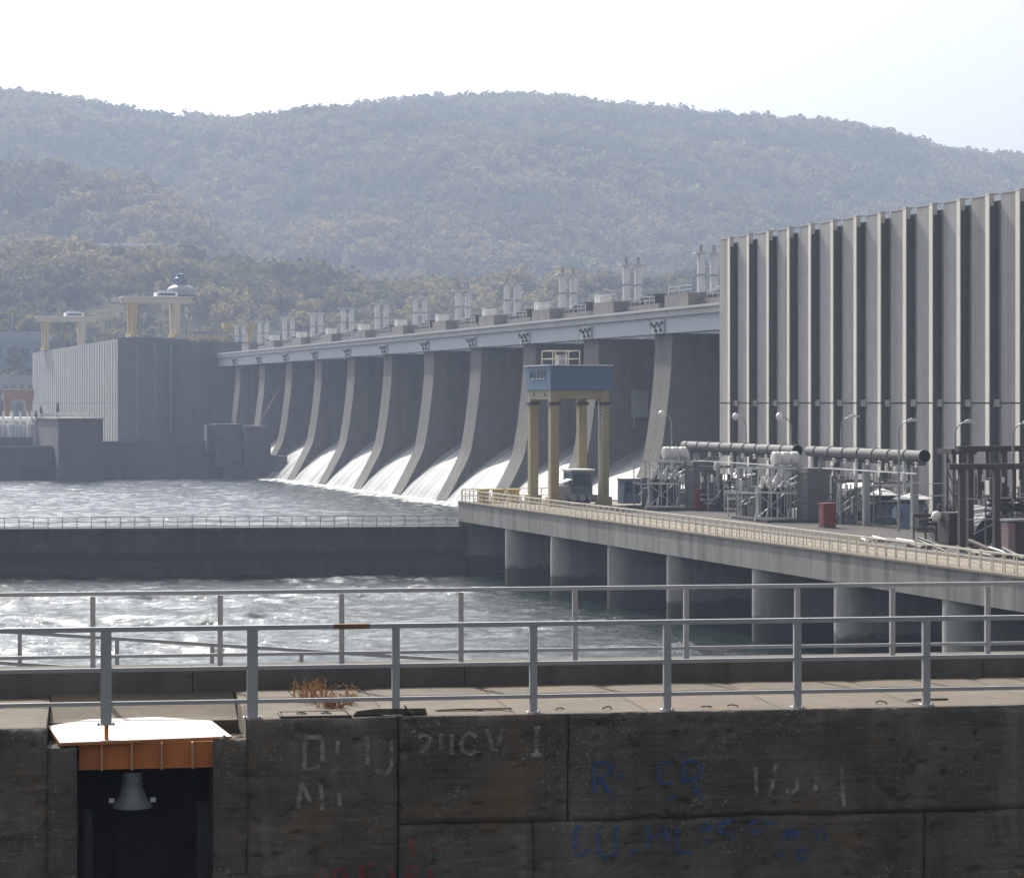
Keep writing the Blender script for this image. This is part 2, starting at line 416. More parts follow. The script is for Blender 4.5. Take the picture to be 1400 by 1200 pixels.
def forest():
    cc = bpy.data.collections.new('crown_kinds'); lm = leaf_mat('autumn_foliage')
    for k in range(4):
        me = crown_mesh('tree_crown', 50 + k); me.materials.append(lm)
        o = bpy.data.objects.new('tree_crown', me); cc.objects.link(o)
    n = 64000
    yc = 775 + (2760 - 775) * rng.random(n) ** .8
    xc = (rng.random(n) * 2 - 1) * (170 + yc * .26)
    z = hill_z(xc, yc)
    dens = fbm(xc/120+9, yc/120+4, 71)
    wx0, wy0 = to_world(xc, yc)
    keep = ((yc > 925) | (wx0 < 40)) & (rng.random(n) < np.clip((dens - .24) * 5, .3, 1)) & (z > -11)
    xc, yc, z, dens = xc[keep], yc[keep], z[keep], dens[keep]
    n = len(xc)
    wx, wy = to_world(xc, yc)
    size = (5 + 11 * rng.random(n) ** 2) * (0.65 + .6 * np.clip((yc - 800) / 900, 0, 1))
    pal = np.array([(.04,.055,.022),(.055,.065,.028),(.08,.08,.032),(.15,.125,.045),(.20,.155,.06),(.15,.11,.055),(.26,.20,.09)])
    tone = (fbm(xc/110, yc/110, 91) - .47) * 1.5 + .46 + rng.normal(0, .08, n)
    idx = np.clip(((tone - .18) / .62 * 7).astype(int), 0, 6)
    col = pal[idx] * (.85 + .3 * rng.random((n, 1)))
    me = bpy.data.meshes.new('hill_woodland'); me.vertices.add(n)
    me.vertices.foreach_set('co', np.stack([wx, wy, z - .3], -1).astype(np.float32).ravel())
    def at(nm, ty, arr, key='value'):
        a = me.attributes.new(nm, ty, 'POINT'); a.data.foreach_set(key, np.ascontiguousarray(arr).ravel())
    at('size', 'FLOAT', size.astype(np.float32)); at('kind_no', 'INT', rng.integers(0, 4, n).astype(np.int32))
    at('turn', 'FLOAT', (rng.random(n) * 6.28).astype(np.float32))
    at('tint', 'FLOAT_COLOR', np.concatenate([col, np.ones((n,1))], 1).astype(np.float32), 'color')
    o = stuff(link('hill_woodland', me, None))
    ng = bpy.data.node_groups.new('woodland', 'GeometryNodeTree')
    ng.interface.new_socket('Geometry', in_out='INPUT', socket_type='NodeSocketGeometry')
    ng.interface.new_socket('Geometry', in_out='OUTPUT', socket_type='NodeSocketGeometry')
    gi = ng.nodes.new('NodeGroupInput'); go = ng.nodes.new('NodeGroupOutput')
    ip = ng.nodes.new('GeometryNodeInstanceOnPoints'); ci = ng.nodes.new('GeometryNodeCollectionInfo')
    ci.inputs['Collection'].default_value = cc; ci.inputs['Separate Children'].default_value = True; ci.inputs['Reset Children'].default_value = True
    def na(nm, ty):
        a = ng.nodes.new('GeometryNodeInputNamedAttribute'); a.data_type = ty; a.inputs['Name'].default_value = nm
        return [s for s in a.outputs if s.enabled and s.name == 'Attribute'][0]
    m2p = ng.nodes.new('GeometryNodeMeshToPoints')
    cx = ng.nodes.new('ShaderNodeCombineXYZ')
    L = ng.links.new
    L(gi.outputs[0], m2p.inputs['Mesh']); L(m2p.outputs[0], ip.inputs['Points']); L(ci.outputs[0], ip.inputs['Instance'])
    ip.inputs['Pick Instance'].default_value = True
    L(na('kind_no', 'INT'), ip.inputs['Instance Index']); L(na('turn', 'FLOAT'), cx.inputs['Z'])
    L(cx.outputs[0], ip.inputs['Rotation']); L(na('size', 'FLOAT'), ip.inputs['Scale']); L(ip.outputs[0], go.inputs[0])
    md = o.modifiers.new('woodland', 'NODES'); md.node_group = ng
forest()

# ------------------------------------------------------------------ the spillway dam
PIERS = [669 - 32 * k for k in range(13)]          # far faces of the piers along the dam axis
PT = 7.0
NOSE = [(124.7,9.6),(124.5,3.9),(123.7,-2.9),(123.2,-6),(122.5,-9),(120.5,-13),(118.3,-16.9),(117.0,-19.0)]
WEIR = [(115.6,-19.0),(118.1,-17.1),(119.8,-15.2),(121.9,-13.1),(124.1,-11.1),(126.8,-9.1),(129.7,-7.4),(133.5,-6),(139,-5.2)]
def curve_pts(pts, n=5):
    """Catmull-Rom refinement of a profile"""
    P = [Vector(p) for p in pts]; out = []
    for i in range(len(P) - 1):
        a = P[max(i-1,0)]; b = P[i]; c = P[i+1]; d = P[min(i+2, len(P)-1)]
        for k in range(n):
            t = k / n
            out.append(tuple(.5*((2*b)+(c-a)*t+(2*a-5*b+4*c-d)*t*t+(3*b-a-3*c+d)*t*t*t)))
    out.append(tuple(P[-1])); return out
nose = curve_pts(NOSE, 4); weir = curve_pts(WEIR, 4)
pier_me = MB().prism(nose + [(150,-19),(150,9.6)], 'y', -PT, 0).mesh('body')
anchor_me = MB().box(-.18, .05, -PT+.9, -.9, 0, 1.9).mesh('anchor_plate')
bolt_me = MB().tube((0,0,0), (-.3,0,0), .25, n=10).mesh('anchor_head')
chute_prof = weir
hoist_block = MB().box(126.5, 138, -PT-1.5, 1.0, 13.0, 15.2).mesh('crest_block')
low_block = MB().box(128.5, 136.5, -23, -PT-1.5, 13.0, 14.4).mesh('service_gallery')
slot_me = MB().box(129.6, 130.9, -.35, .0, -8, 9.4).mesh('gate_slot')
order = list(range(len(PIERS)))
for k, u in enumerate(PIERS):
    rank = len(PIERS) - 1 - k        # 0 = nearest to the viewer
    seen = PIERS.index(349) - k      # 0 = the nearest pier in view
    if seen >= 0: lab = f'curved grey concrete spillway pier, {ORD[seen]} in view from the near ribbed powerhouse'
    else: lab = 'grey concrete spillway pier hidden behind the ribbed powerhouse'
    if seen < 0 and u < 300: continue
    p = thing('spillway_pier', lab, 'pier', (0, u, 0), 0, 'spillway piers of the dam')
    link('body', pier_me, M['pier'], p)
    a = link('anchor_plate', anchor_me, M['girder'], p, (123.93, 0, 9.66))
    for yy, zz in ((-1.5,1.35),(-2.6,1.05),(-3.7,1.4),(-4.7,1.1),(-5.7,1.45),(-3.2,.4),(-5.2,.45)):
        link('anchor_head', bolt_me, M['steel_dark'], a, (-.18, yy, zz))
    link('crest_block', hoist_block, M['crest'], p)
    link('service_gallery', low_block, M['crest'], p)
    # rail on the crest block
    mb = MB()
    for yy in (-PT-1.3, -PT/2, .8): mb.bar((127, yy, 15.2), (127, yy, 16.3), .08)
    for zz in (15.75, 16.3): mb.bar((127, -PT-1.4, zz), (127, .9, zz), .08)
    mb.build('block_railing', M['steel_pale'], p)

# hoist cylinders, twin, on every pier
def hoist():
    t = thing('gate_hoist', '', 'hoist', group='gate hoists on the dam crest')
    for s in (-1, 1):
        c = MB().tube((s*.95, 0, 0), (s*.95, 0, 5.6), .55, n=14).build('hoist_cylinder', M['hoist'], t, smooth=40)
        MB().tube((s*.95, 0, 2.6), (s*.95, 0, 2.8), .72, n=14).build('collar', M['steel'], c)
        MB().tube((s*.95, 0, 5.85), (s*.95, 0, 6.9), .26, n=10).build('rod_head', M['steel'], c)
        MB().tube((s*.95, 0, 0), (s*.95, 0, .3), .8, n=14).build('flange', M['steel'], c)
    MB().box(-2.0, 2.0, -1.0, 1.0, 5.62, 5.85).build('top_platform', M['steel_pale'], t)
    return t
h0 = None
for k, u in enumerate([701] + PIERS):
    if u < 300: continue
    seen = (u - 349) // 32
    lab = ('pair of white gate hoist cylinders on the crest, beside the near ribbed powerhouse' if u < 330 else
           f'pair of white gate hoist cylinders above the {ORD[seen]} spillway pier in view' if u < 700 else
           'pair of white gate hoist cylinders next to the far powerhouse')
    loc = (131.3, u - 3.3, 15.2)
    if h0 is None:
        h0 = hoist(); h0.location = loc; h0['label'] = lab
    else: dup(h0, loc, lab)
# white cabinets on the crest
for k, u in enumerate(PIERS[:9]):
    c = thing('crest_cabinet', f'small white cabinet on the dam crest near the {ORD[PIERS.index(349)-k]} spillway pier in view', 'cabinet', (129.6, u - 26.5, 13.0), 0, 'white cabinets on the dam crest')
    MB().box(-1, 1, -1.2, 1.2, 0, 3.8).build('case', M['white'], c)
    MB().box(-1.15, 1.15, -1.35, 1.35, 3.8, 3.95).build('cap', M['steel'], c)
    MB().box(-1.05, -1, -.8, .8, .3, 2.7).build('door', M['steel_pale'], c)

# crest bridge
br = thing('crest_bridge', 'long pale crest bridge running over all the spillway piers', 'bridge', (0, 270, 0))
MB().box(123.6, 127.4, 0, 426, 11.9, 13.0).build('parapet_beam', M['parapet'], br)
MB().box(123.35, 123.6, 0, 426, 12.75, 13.12).build('coping', M['parapet'], br)
for k in range(14):
    y0 = 701 - 32*k - 270 - 32 + .15; y1 = y0 + 31.7
    if y0 < 0: y0 = 0.05
    if y1 < 1: continue
    MB().box(124.0, 126.6, y0, y1, 9.62, 11.9).build('girder_span', M['girder'], br)
MB().box(127.4, 150, 0, 426, 12.2, 13.0).build('roadway_slab', M['crest'], br)
# crest lamp posts
def lamp_post(name, h, arm, ang, mat, globe):
    t = thing(name, '', 'lamp post')
    MB().tube((0,0,0), (0,0,h*.9), .11, .07, 8).build('pole', mat, t, smooth=40)
    mb = MB(); pts = [(0,0,h*.9)]
    for k in range(1, 6):
        a = math.pi/2 * k/5; pts.append((arm*(1-math.cos(a)), 0, h*.9 + h*.1*math.sin(a)))
    for a, b in zip(pts, pts[1:]): mb.tube(a, b, .05, n=6)
    mb.build('arm', mat, t)
    if globe:
        MB().lathe([(0,-.33),(.22,-.27),(.33,-.05),(.33,.08),(.2,.3),(0,.36)], (arm+.2,0,h), 14).build('lamp_globe', M['porcelain'], t, smooth=True)
    else:
        MB().prism([(arm-.1,h-.08),(arm+.75,h-.02),(arm+.8,h+.1),(arm+.2,h+.22),(arm-.1,h+.12)], 'y', -.16, .16).build('lamp_head', M['steel_pale'], t)
    return t
for px, v, lab in ((800,133,'tall thin lamp post on the crest beside the nearest hoists'),(868,140,'crest lamp post with its head left of the powerhouse corner'),(640,134,'crest lamp post between two pairs of hoist cylinders')):
    t = lamp_post('crest_lamp_post', 9.5, 1.6, 0, M['steel'], False); t.location = (v, u_at(px, v), 13.0); t['label'] = lab; t['group'] = 'lamp posts on the dam crest'

# spillway chutes with their sheets of falling water, one per bay
for k in range(13):
    y1 = 701 - 32*k - PT; y0 = y1 - 25
    if y1 < 280: break
    seen = int((y0 - 349) // 32)
    lab = ('white water on the spillway chute between powerhouse and nearest pier' if k == 11 else
           f'white water on the spillway chute just beyond the {ORD[seen]} pier in view')
    n = 26; vs = []; fs = []
    w = [(a, b) for a, b in weir]
    m = len(w)
    for i in range(n):
        yy = y0 + (y1 - y0) * i / (n - 1)
        for j, (a, b) in enumerate(w):
            f = j / (m - 1)
            off = .16 * (vnoise(np.array([yy * .9]), np.array([f * 3.0 + k * 7]), 5)[0] - .5)
            vs.append((a - off, yy, b + off))
    for i in range(n - 1):
        for j in range(m - 1): fs.append((i*m+j, (i+1)*m+j, (i+1)*m+j+1, i*m+j+1))
    t = thing('spillway_chute', lab, 'chute', (0, 0, 0), 0, 'spillway chutes of the dam')
    MB().add(vs, fs).build('water_sheet', M['cascade'], t, smooth=True)
    MB().box(138.5, 139.6, y0, y1, -4.0, 8.5).build('sluice_gate', M['gate'], t)
    mb = MB()
    for q in range(6): mb.box(138.2, 138.5, y0, y1, -3 + q*2.0, -2.7 + q*2.0)
    mb.build('gate_rib', M['gate'], t)
# foam where the sheets meet the river
def foam_strip():
    n = 260; vs = []; fs = []
    for i in range(n):
        yy = 275 + (592 - 275) * i / (n - 1)
        w = 1.6 + 4.5 * vnoise(np.array([yy * .12]), np.array([2.2]), 8)[0]
        x = 118.2
        vs += [(x + .6, yy, WZ + .35), (x - w * .3, yy, WZ + .16), (x - w, yy, WZ + .012)]
    for i in range(n - 1):
        fs += [(3*i, 3*i+3, 3*i+4, 3*i+1), (3*i+1, 3*i+4, 3*i+5, 3*i+2)]
    stuff(MB().add(vs, fs).build('foam', M['foam'], smooth=True))
    bpy.data.objects['foam']['label'] = 'white foam line where the chutes meet the river'
foam_strip()
# small hung cabin and pipe on the side of a pier
cb = thing('inspection_cabin', 'small pale cabin hung on the side of the second spillway pier', 'cabin', (130.8, 373.2, 0), 0)
MB().box(-1.0, 1.0, -1.3, .7, -2.1, 1.9).build('case', M['steel'], cb)
MB().box(-1.15, 1.15, -1.45, .7, 1.9, 2.05).build('roof', M['steel'], cb)
MB().bar((-.7, 0, -2.1), (-.7, .7, -3.6), .15).build('bracket', M['steel'], cb)

# ------------------------------------------------------------------ ribbed powerhouses
RP = 5.23
def rib_parts(z0, z1):
    rib = MB().box(0, .9, -2.05, 0, z0, z1)
    return rib.mesh('facade_rib')
def powerhouse(name, label, y_start, n, z0, ztop, width, far=False):
    t = thing(name, label, 'powerhouse', (97.5, y_start, z0))
    H = ztop - z0; L = n * RP
    # rib section: a flat shaded panel, then a face flaring out towards the sun, then a deep return
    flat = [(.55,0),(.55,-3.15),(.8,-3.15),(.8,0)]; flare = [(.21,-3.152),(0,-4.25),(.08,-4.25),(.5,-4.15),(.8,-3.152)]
    if far: flat = [(.06,0),(.06,-2.6),(.85,-2.6),(.85,0)]; flare = [(0,-2.602),(0,-3.5),(.2,-3.5),(.85,-2.602)]
    rib_hi = MB().prism(flat, 'z', -z0 + .06, H).mesh('facade_rib')
    rib_lo = MB().prism(flat, 'z', 0, -z0 - .06).mesh('facade_rib')
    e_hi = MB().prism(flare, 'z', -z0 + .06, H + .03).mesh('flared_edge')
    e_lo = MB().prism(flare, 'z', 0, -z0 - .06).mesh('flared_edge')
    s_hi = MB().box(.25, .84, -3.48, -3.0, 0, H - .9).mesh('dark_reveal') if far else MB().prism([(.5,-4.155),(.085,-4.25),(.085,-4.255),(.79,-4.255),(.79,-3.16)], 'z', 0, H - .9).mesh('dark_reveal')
    pan = MB().box(.32 if far else .8, 1.5, -RP, 0, 0, H - .45).mesh('recess_panel')
    blk = MB().box(.4, .87, -RP+.02, -3.52 if far else -4.27, -z0 - .3, -z0 + .3).mesh('tie_beam')
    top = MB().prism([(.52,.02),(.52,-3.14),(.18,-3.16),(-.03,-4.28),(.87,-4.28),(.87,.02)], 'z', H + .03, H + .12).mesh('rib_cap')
    for k in range(n):
        y = -k * RP
        r = link('facade_rib', rib_hi, M['rib'], t, (0, y, 0)); link('flared_edge', e_hi, M['rib_sunlit'], r); link('rib_cap', top, M['rib_sunlit'], r)
        r2 = link('facade_rib', rib_lo, M['rib'], t, (0, y, 0)); link('flared_edge', e_lo, M['rib_sunlit'], r2)
        link('dark_reveal', s_hi, M['rib_reveal'], r)
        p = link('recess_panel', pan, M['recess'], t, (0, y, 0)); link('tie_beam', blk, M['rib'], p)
    MB().box(1.5, width, -L, 0, 0, H - .6).build('wall', M['endwall'], t)
    return t, H, L
ph, _, _ = powerhouse('near_powerhouse', 'huge grey ribbed concrete powerhouse with sunlit rib edges on the right', 254.6, 28, -10.1, 16.8, 48)
bpy.data.objects[ph.name].name = 'ribbed_powerhouse'
fp, FH, FL = powerhouse('far_powerhouse', 'far ribbed powerhouse with a plain grey end wall left of the spillway', 689 + 39*RP, 39, -10.1, 16.8, 42, True)
fp.name = 'ribbed_powerhouse'
# the end wall of the far powerhouse: panels and pilasters (local coordinates: near end at y = -FL)
ye = -FL
MB().box(-.35, 11.6, ye - 1.2, ye, 0, FH + .3).build('corner_tower', M['endwall'], fp)
for k, (x0, x1, d, h) in enumerate(((11.6,15.2,.5,FH),(15.2,18.7,.3,FH),(18.7,23.6,.45,FH-.6),(23.6,28.4,.3,FH-.9),(28.4,32.6,.45,FH-1.2))):
    MB().box(x0+.03, x1-.03, ye - d, ye, 0, h).build('wall_panel', M['endwall'], fp)
for x in (4.6, 9.2, 13.4): MB().box(x, x+.35, ye - 1.35, ye, 1, FH - 1.2).build('downpipe', M['recess'], fp)
MB().box(12.9, 14.3, ye - 1.0, ye, 5.0, 17).build('ladder_shaft', M['endwall'], fp)
for x in (19.4, 23.9): MB().box(x, x+.5, ye - .55, ye - .4, 7.5, 8.6).build('vent', M['steel_dark'], fp)
mb = MB()
for k in range(14): mb.bar((.3 + k*2.3, ye + .5, FH + .3), (.3 + k*2.3, ye + .5, FH + 1.3), .07)
mb.bar((.3, ye + .5, FH + 1.3), (30.2, ye + .5, FH + 1.3), .07); mb.build('roof_railing', M['steel_pale'], fp)

# roof gantry cranes on the far powerhouse
def roof_crane():
    t = thing('roof_gantry_crane', '', 'crane', group='gantry cranes on the far powerhouse roof')
    for x in (-6.6, 5.0):
        for y in (-4, 4):
            MB().prism([(x-.8, 9.2), (x+.8, 9.2), (x+.55, 0), (x-.55, 0)], 'y', y-.7, y+.7).build('leg', M['yellow2'] if x < 0 else M['cream'], t)
        MB().box(x-1.0, x+1.0, -5.2, 5.2, 0, .8).build('bogie', M['yellow2'], t)
    for y in (-3.4, 3.4): MB().box(-9.2, 9.2, y-.8, y+.8, 9.2, 10.6).build('main_beam', M['cream'], t)
    MB().box(-9.6, 9.6, -4.6, 4.6, 10.6, 10.85).build('walkway', M['white'], t)
    tr = MB().box(-.4, 5.4, -2.4, 2.4, 10.85, 12.1).build('trolley', M['white'], t)
    MB().box(.6, 4.4, -1.6, 1.6, 12.1, 12.6).build('trolley_roof', M['steel_pale'], tr)
    MB().box(.2, 4.8, -2.45, -2.4, 11.2, 11.8).build('trolley_window', M['glass'], tr)
    return t
c1 = roof_crane(); c1.location = (111.0, 712, 17.9); c1['label'] = 'cream and yellow gantry crane on the near end of the far powerhouse roof'
dup(c1, (104.0, 855, 17.0), 'hazy cream gantry crane farther back on the far powerhouse roof')
# control tower behind
ct = thing('control_tower', 'pale round control tower rising behind the far powerhouse roof', 'tower', (125.8, 761, -12.5))
MB().tube((0,0,0), (0,0,42), 1.3, 1.2, 16).build('shaft', M['steel'], ct, smooth=40)
hd = MB().lathe([(1.2,40.6),(4.1,41.0),(4.2,42.0),(4.0,42.2),(4.0,43.8),(4.15,44.0),(4.15,45.2),(3.6,46.0),(2.6,46.6),(1.6,46.8),(0,46.9)], n=24).build('observation_drum', M['steel'], ct, smooth=35)
MB().lathe([(4.04,42.4),(4.04,43.7)], n=24).build('window_band', M['glass'], hd)
MB().lathe([(1.7,46.7),(1.9,47.3),(1.9,48.8),(1.5,49.0),(1.3,50.0),(0,50.2)], n=18).build('lantern', M['bluegrey'], ct, smooth=35)
mb = MB()
for a in (0, 2, 4): mb.tube((1.0*math.cos(a), 1.0*math.sin(a), 50), (1.0*math.cos(a), 1.0*math.sin(a), 52.6), .06, n=5)
mb.build('antenna', M['steel'], ct)
# yellow portal on the crest
yg = thing('crest_portal_crane', 'small yellow portal crane on the crest beside the far powerhouse', 'crane', (133, 708, 13.0))
for x in (-3.4, 2.8):
    MB().box(x-.7, x+.7, -1.2, 1.2, 0, 8.6).build('leg', M['yellow2'], yg)
MB().box(-4.6, 4.0, -1.5, 1.5, 7.4, 8.8).build('beam', M['yellow2'], yg)
b2 = MB().bar((1.5, 0, 8.8), (6.5, 0, 12.5), .3).build('jib', M['steel_dark'], yg)
sb = thing('site_hut', 'low white and blue hut on the crest right of the gantry crane', 'hut', (124.5, 706, 17.0))
MB().box(-4.5, 4.5, -2, 2, 0, 1.9).build('body', M['house'], sb); MB().box(-4.7, 4.7, -2.2, 2.2, 1.9, 2.2).build('roof', M['roof_blue'], sb)
yl = thing('yellow_rail_barrier', 'long low yellow barrier on the far powerhouse roof', 'barrier', (121, 694, 16.2))
MB().box(-5.5, 6.0, -.2, .2, .9, 1.7).build('beam', M['yellow2'], yl)
for x in (-5,-2,1,4): MB().box(x, x+.4, -.2, .2, 0, .9).build('post', M['yellow'], yl)

# ------------------------------------------------------------------ far platform below the far powerhouse
pf = thing('far_platform', 'dark concrete quay platform at the foot of the far powerhouse', 'platform', (0, 600, WZ))
def pb(name, x0, x1, y0, y1, z0, z1, m='platform'): return MB().box(x0, x1, y0-600, y1-600, z0-WZ, z1-WZ).build(name, M[m], pf)
pb('quay_block', -60, 119.2, 602, 690, WZ-2, -10.1)
pb('quay_block', -60, 97.3, 690.2, 900, WZ-2, -10.12)
pb('wall_block', 107, 113.2, 598.5, 606, -14.7, -4.8); pb('wall_block', 113.4, 119.4, 596.5, 606.5, WZ-2, -5.2)
pb('wall_step', 108.4, 113.2, 596, 602, WZ-2, -14.8)
pb('buttress', 105.2, 106.9, 600, 604, -11.5, -5.0)
pb('tower_block', 70.6, 80.6, 594, 640, WZ-2, -3.7)
pb('tower_coping', 70.3, 80.9, 593.7, 640.3, -3.68, -3.35, 'crest')
pb('wall_coping', -60, 70.2, 601.5, 602.4, -10.1, -9.6, 'crest')
pb('pale_patch_pier', 64.2, 69.6, 600.2, 602, WZ-2, -12.2, 'midwall')
pb('parapet', -60, 66, 604, 604.5, -9.6, -7.7)
pb('added_screen_wall', 80.7, 106.9, 602.2, 602.8, -10.1, -8.7)  # added low wall that hides the sunlit quay top behind it
pb('training_wall', 119.4, 121.5, 588, 602, WZ-2, -12)
# stair ramp down the pier side
sr = thing('stair_flight', 'pale stair flight slanting down beside the third farthest pier', 'stairs', (121.0, 615, -5.2))
for s in (0, 1.3): MB().bar((0, 2+s, 0), (5.2, 2+s, 9.5), .18, .5).build('stringer', M['crest'], sr)
for k in range(16): MB().box(5.2*k/16, 5.2*k/16+.35, 2, 3.3, 9.5*k/16, 9.5*k/16+.08).build('tread', M['crest'], sr)

# equipment on the far platform
og = thing('orange_portal_crane', 'orange brown portal crane on the far left quay', 'crane', cam_pt(25, 655, z=-10.1))
for x in (-2.6, 2.6):
    MB().prism([(x-.95,13),(x+.95,13),(x+.55,0),(x-.55,0)], 'y', -.8, .8).build('leg', M['orange'], og)
MB().box(-3.7, 3.7, -1.6, 1.6, 11.0, 13.4).build('beam', M['orange'], og)
MB().box(-3.9, 3.9, -1.8, 1.8, 13.4, 13.6).build('walkway', M['steel_pale'], og)
mb = MB()
for x in (-3.6,-1.2,1.2,3.6): mb.bar((x,-1.7,13.6),(x,-1.7,14.5),.07)
mb.bar((-3.6,-1.7,14.5),(3.6,-1.7,14.5),.07); mb.build('railing', M['steel_pale'], og)
def far_transformer():
    t = thing('far_transformer', '', 'transformer', group='transformers on the far quay')
    MB().box(-2.8, 2.8, -2, 2, 0, 5.0).build('tank', M['steel_pale'], t)
    for k in range(6): MB().box(-2.6 + k*.95, -2.0 + k*.95, -2.6, -2.0, .6, 4.6).build('radiator', M['steel_pale'], t)
    MB().tube((-2.4,.9,6.0), (2.4,.9,6.0), .75, n=12).build('conservator', M['tank'], t, smooth=40)
    for k in range(3):
        MB().lathe([(.25,5),(.36,5.4),(.26,5.7),(.36,6.1),(.26,6.4),(.34,6.8),(.22,7.2),(.26,7.6),(.1,8.2),(0,8.2)], (-1.8+k*1.8,-.9,0), 10).build('bushing', M['porcelain'], t, smooth=50)
    return t
ft = far_transformer(); ft.location = cam_pt(4, 640, z=-10.1); ft['label'] = 'pale transformer at the left frame edge on the far quay'
dup(ft, cam_pt(27, 636, z=-10.1), 'pale transformer seen under the orange portal crane')
dup(ft, cam_pt(53, 632, z=-10.1), 'pale transformer left of the dark quay tower block')
for px, h, d, lab in ((49,8.5,634,'leftmost of the dark bushing posts on the far quay'),(56,9.5,638,'middle of the dark bushing posts on the far quay'),(79,10.5,636,'dark post standing beside the quay tower block')):
    t = thing('bushing_post', lab, 'post', cam_pt(px, d, z=-10.1), 0, 'dark posts on the far quay')
    MB().tube((0,0,0),(0,0,h*.6),.28,n=8).build('pedestal', M['steel'], t)
    MB().lathe([(.3,h*.6),(.42,h*.68),(.3,h*.74),(.42,h*.82),(.28,h*.9),(.1,h),(0,h)], n=10).build('insulator', M['steel_dark'], t, smooth=50)
vr = thing('quay_railing', 'pale railing and pipework on top of the dark quay tower block', 'railing', (75.6, 596, -3.35))
for k in range(6): MB().bar((-4.8+k*1.9,0,0),(-4.8+k*1.9,0,1.3),.12).build('post', M['white'], vr)
MB().bar((-5,0,1.3),(5,0,1.3),.14).build('rail', M['white'], vr); MB().bar((-9,1,.7),(2,1,.9),.5).build('pipe', M['white'], vr)
# buildings on the far bank
def shed(px, depth, py_base, w, h, lab, roofm, wallm, gable=.3):
    base = cam_pt(px, depth, py_base); t = thing('bank_building', lab, 'building', base, -YAW, 'buildings on the far bank')
    MB().box(-w/2, w/2, 0, w*.5, -6, h).build('wall', wallm, t)
    MB().prism([(-w/2-.5,h),(w/2+.5,h),(w/2-.5,h+gable*4),(-w/2+.5,h+gable*4)], 'y', -.6, w*.5+.6).build('roof', roofm, t)
    for k in range(5): MB().box(-w*.42+k*w*.19, -w*.42+k*w*.19+w*.11, -.12, .05, h*.4, h*.75).build('window', M['glass'], t)
    return t
shed(14, 1000, 508, 26, 12, 'blue grey shed with long dark wall at the left edge', M['roof_blue'], M['bluegrey'], .8)
shed(18, 960, 548, 16, 8, 'low pale building behind the orange portal crane', M['house'], M['house'])
shed(20, 1110, 470, 22, 5, 'pale switchyard hall above the blue grey shed', M['steel_pale'], M['house'])
shed(135, 1560, 352, 46, 6, 'faint pale building line on the wooded slope', M['house'], M['house'], .2)
sg = thing('switchyard_frame', 'thin steel switchyard frame at the left edge of the far bank', 'switchyard', cam_pt(12, 1040, 480), -YAW)
for k in range(6):
    MB().bar((-7+k*2.8,0,0),(-7+k*2.8,0,12+2*(k%2)),.28).build('mast', M['steel_pale'], sg)
MB().bar((-8,0,9.5),(8,0,9.5),.3).build('beam', M['steel_pale'], sg)
mt = thing('tall_mast', 'tall thin mast on the far bank left of the hazy crane', 'mast', cam_pt(29, 1050, 470), 0)
MB().tube((0,0,0),(0,0,26),.22,.08,8).build('pole', M['steel'], mt); MB().lathe([(0,25.6),(.4,25.7),(.4,26.1),(0,26.2)], n=8).build('lantern', M['steel'], mt)
mp = thing('white_pylon', 'white pylon with a long roof line on the wooded slope', 'pylon', cam_pt(105, 1450, 352), -YAW)
MB().bar((0,0,-4),(0,0,8),2.2).build('pillar', M['white'], mp); MB().box(0,46,-2,2,6.5,7.6).build('roof', M['white'], mp)

# ------------------------------------------------------------------ guide wall across the river
gw = thing('guide_wall', 'long dark concrete guide wall crossing the river', 'wall', (71.3, 256.6, WZ), R(-9.5))
GWL = 135
wz = lambda z: z - WZ
for k in range(9):
    MB().box(-15*k-14.98, -15*k, 0, 3.2, wz(-15.7), wz(-12.9)).build('wall_panel', M['midwall'], gw)
    MB().box(-15*k-14.97, -15*k-.02, -.55, 3.2, -2, wz(-15.72)).build('footing', M['dark_conc'], gw)
    MB().box(-15*k-14.97, -15*k-.01, -.12, 3.3, wz(-12.88), wz(-12.45)).build('coping', M['midwall'], gw)
MB().box(-GWL, -.1, .6, 2.9, -1, wz(-12.95)).build('wall_core', M['dark_conc'], gw)
gr = thing('guide_wall_railing', 'thin grey railing along the top of the guide wall', 'railing', (71.3, 256.6, -12.45), R(-9.5))
pm = MB().bar((0,.15,0),(0,.15,1.1),.07).mesh('post')
for k in range(92): link('post', pm, M['rail_dark'], gr, (-.4 - 1.42*k, 0, 0))
for z in (.15,.62,1.1): MB().bar((0,.15,z),(-GWL+3,.15,z),.055).build('rail', M['rail_dark'], gr)

# ------------------------------------------------------------------ tailrace deck in front of the near powerhouse
DZ = -10.1; DV = 70.9; DE = 257.4; DS = 110
dk = thing('tailrace_deck', 'concrete tailrace deck on rounded piers in front of the powerhouse', 'deck', (DV, DE, DZ))
MB().box(.35, 26.5, DS-DE, 0, -.9, 0).build('deck_slab', M['deck'], dk)
MB().box(6.2, 26.4, DS-DE, -12.5, .004, .03).build('gravel_bed', M['gravel'], dk)
for k in range(11):
    y1 = -k*14.0; y0 = y1 - 13.96
    if y0 < DS-DE: break
    MB().box(-.02, .35, y0, y1, -1.85, .06).build('fascia_panel', M['fascia'], dk)
    MB().box(.35, 1.2, y0, y1, -1.85, -.9).build('edge_beam', M['fascia'], dk)
MB().box(-.12, .6, DS-DE, .1, .06, .2).build('kerb', M['deck'], dk)
MB().box(0, 26.5, 0, .4, -2.6, .1).build('end_wall', M['fascia'], dk)
MB().box(12.5, 13, DS-DE, 0, WZ-DZ-2, -.9).build('rear_wall', M['dark_conc'], dk)
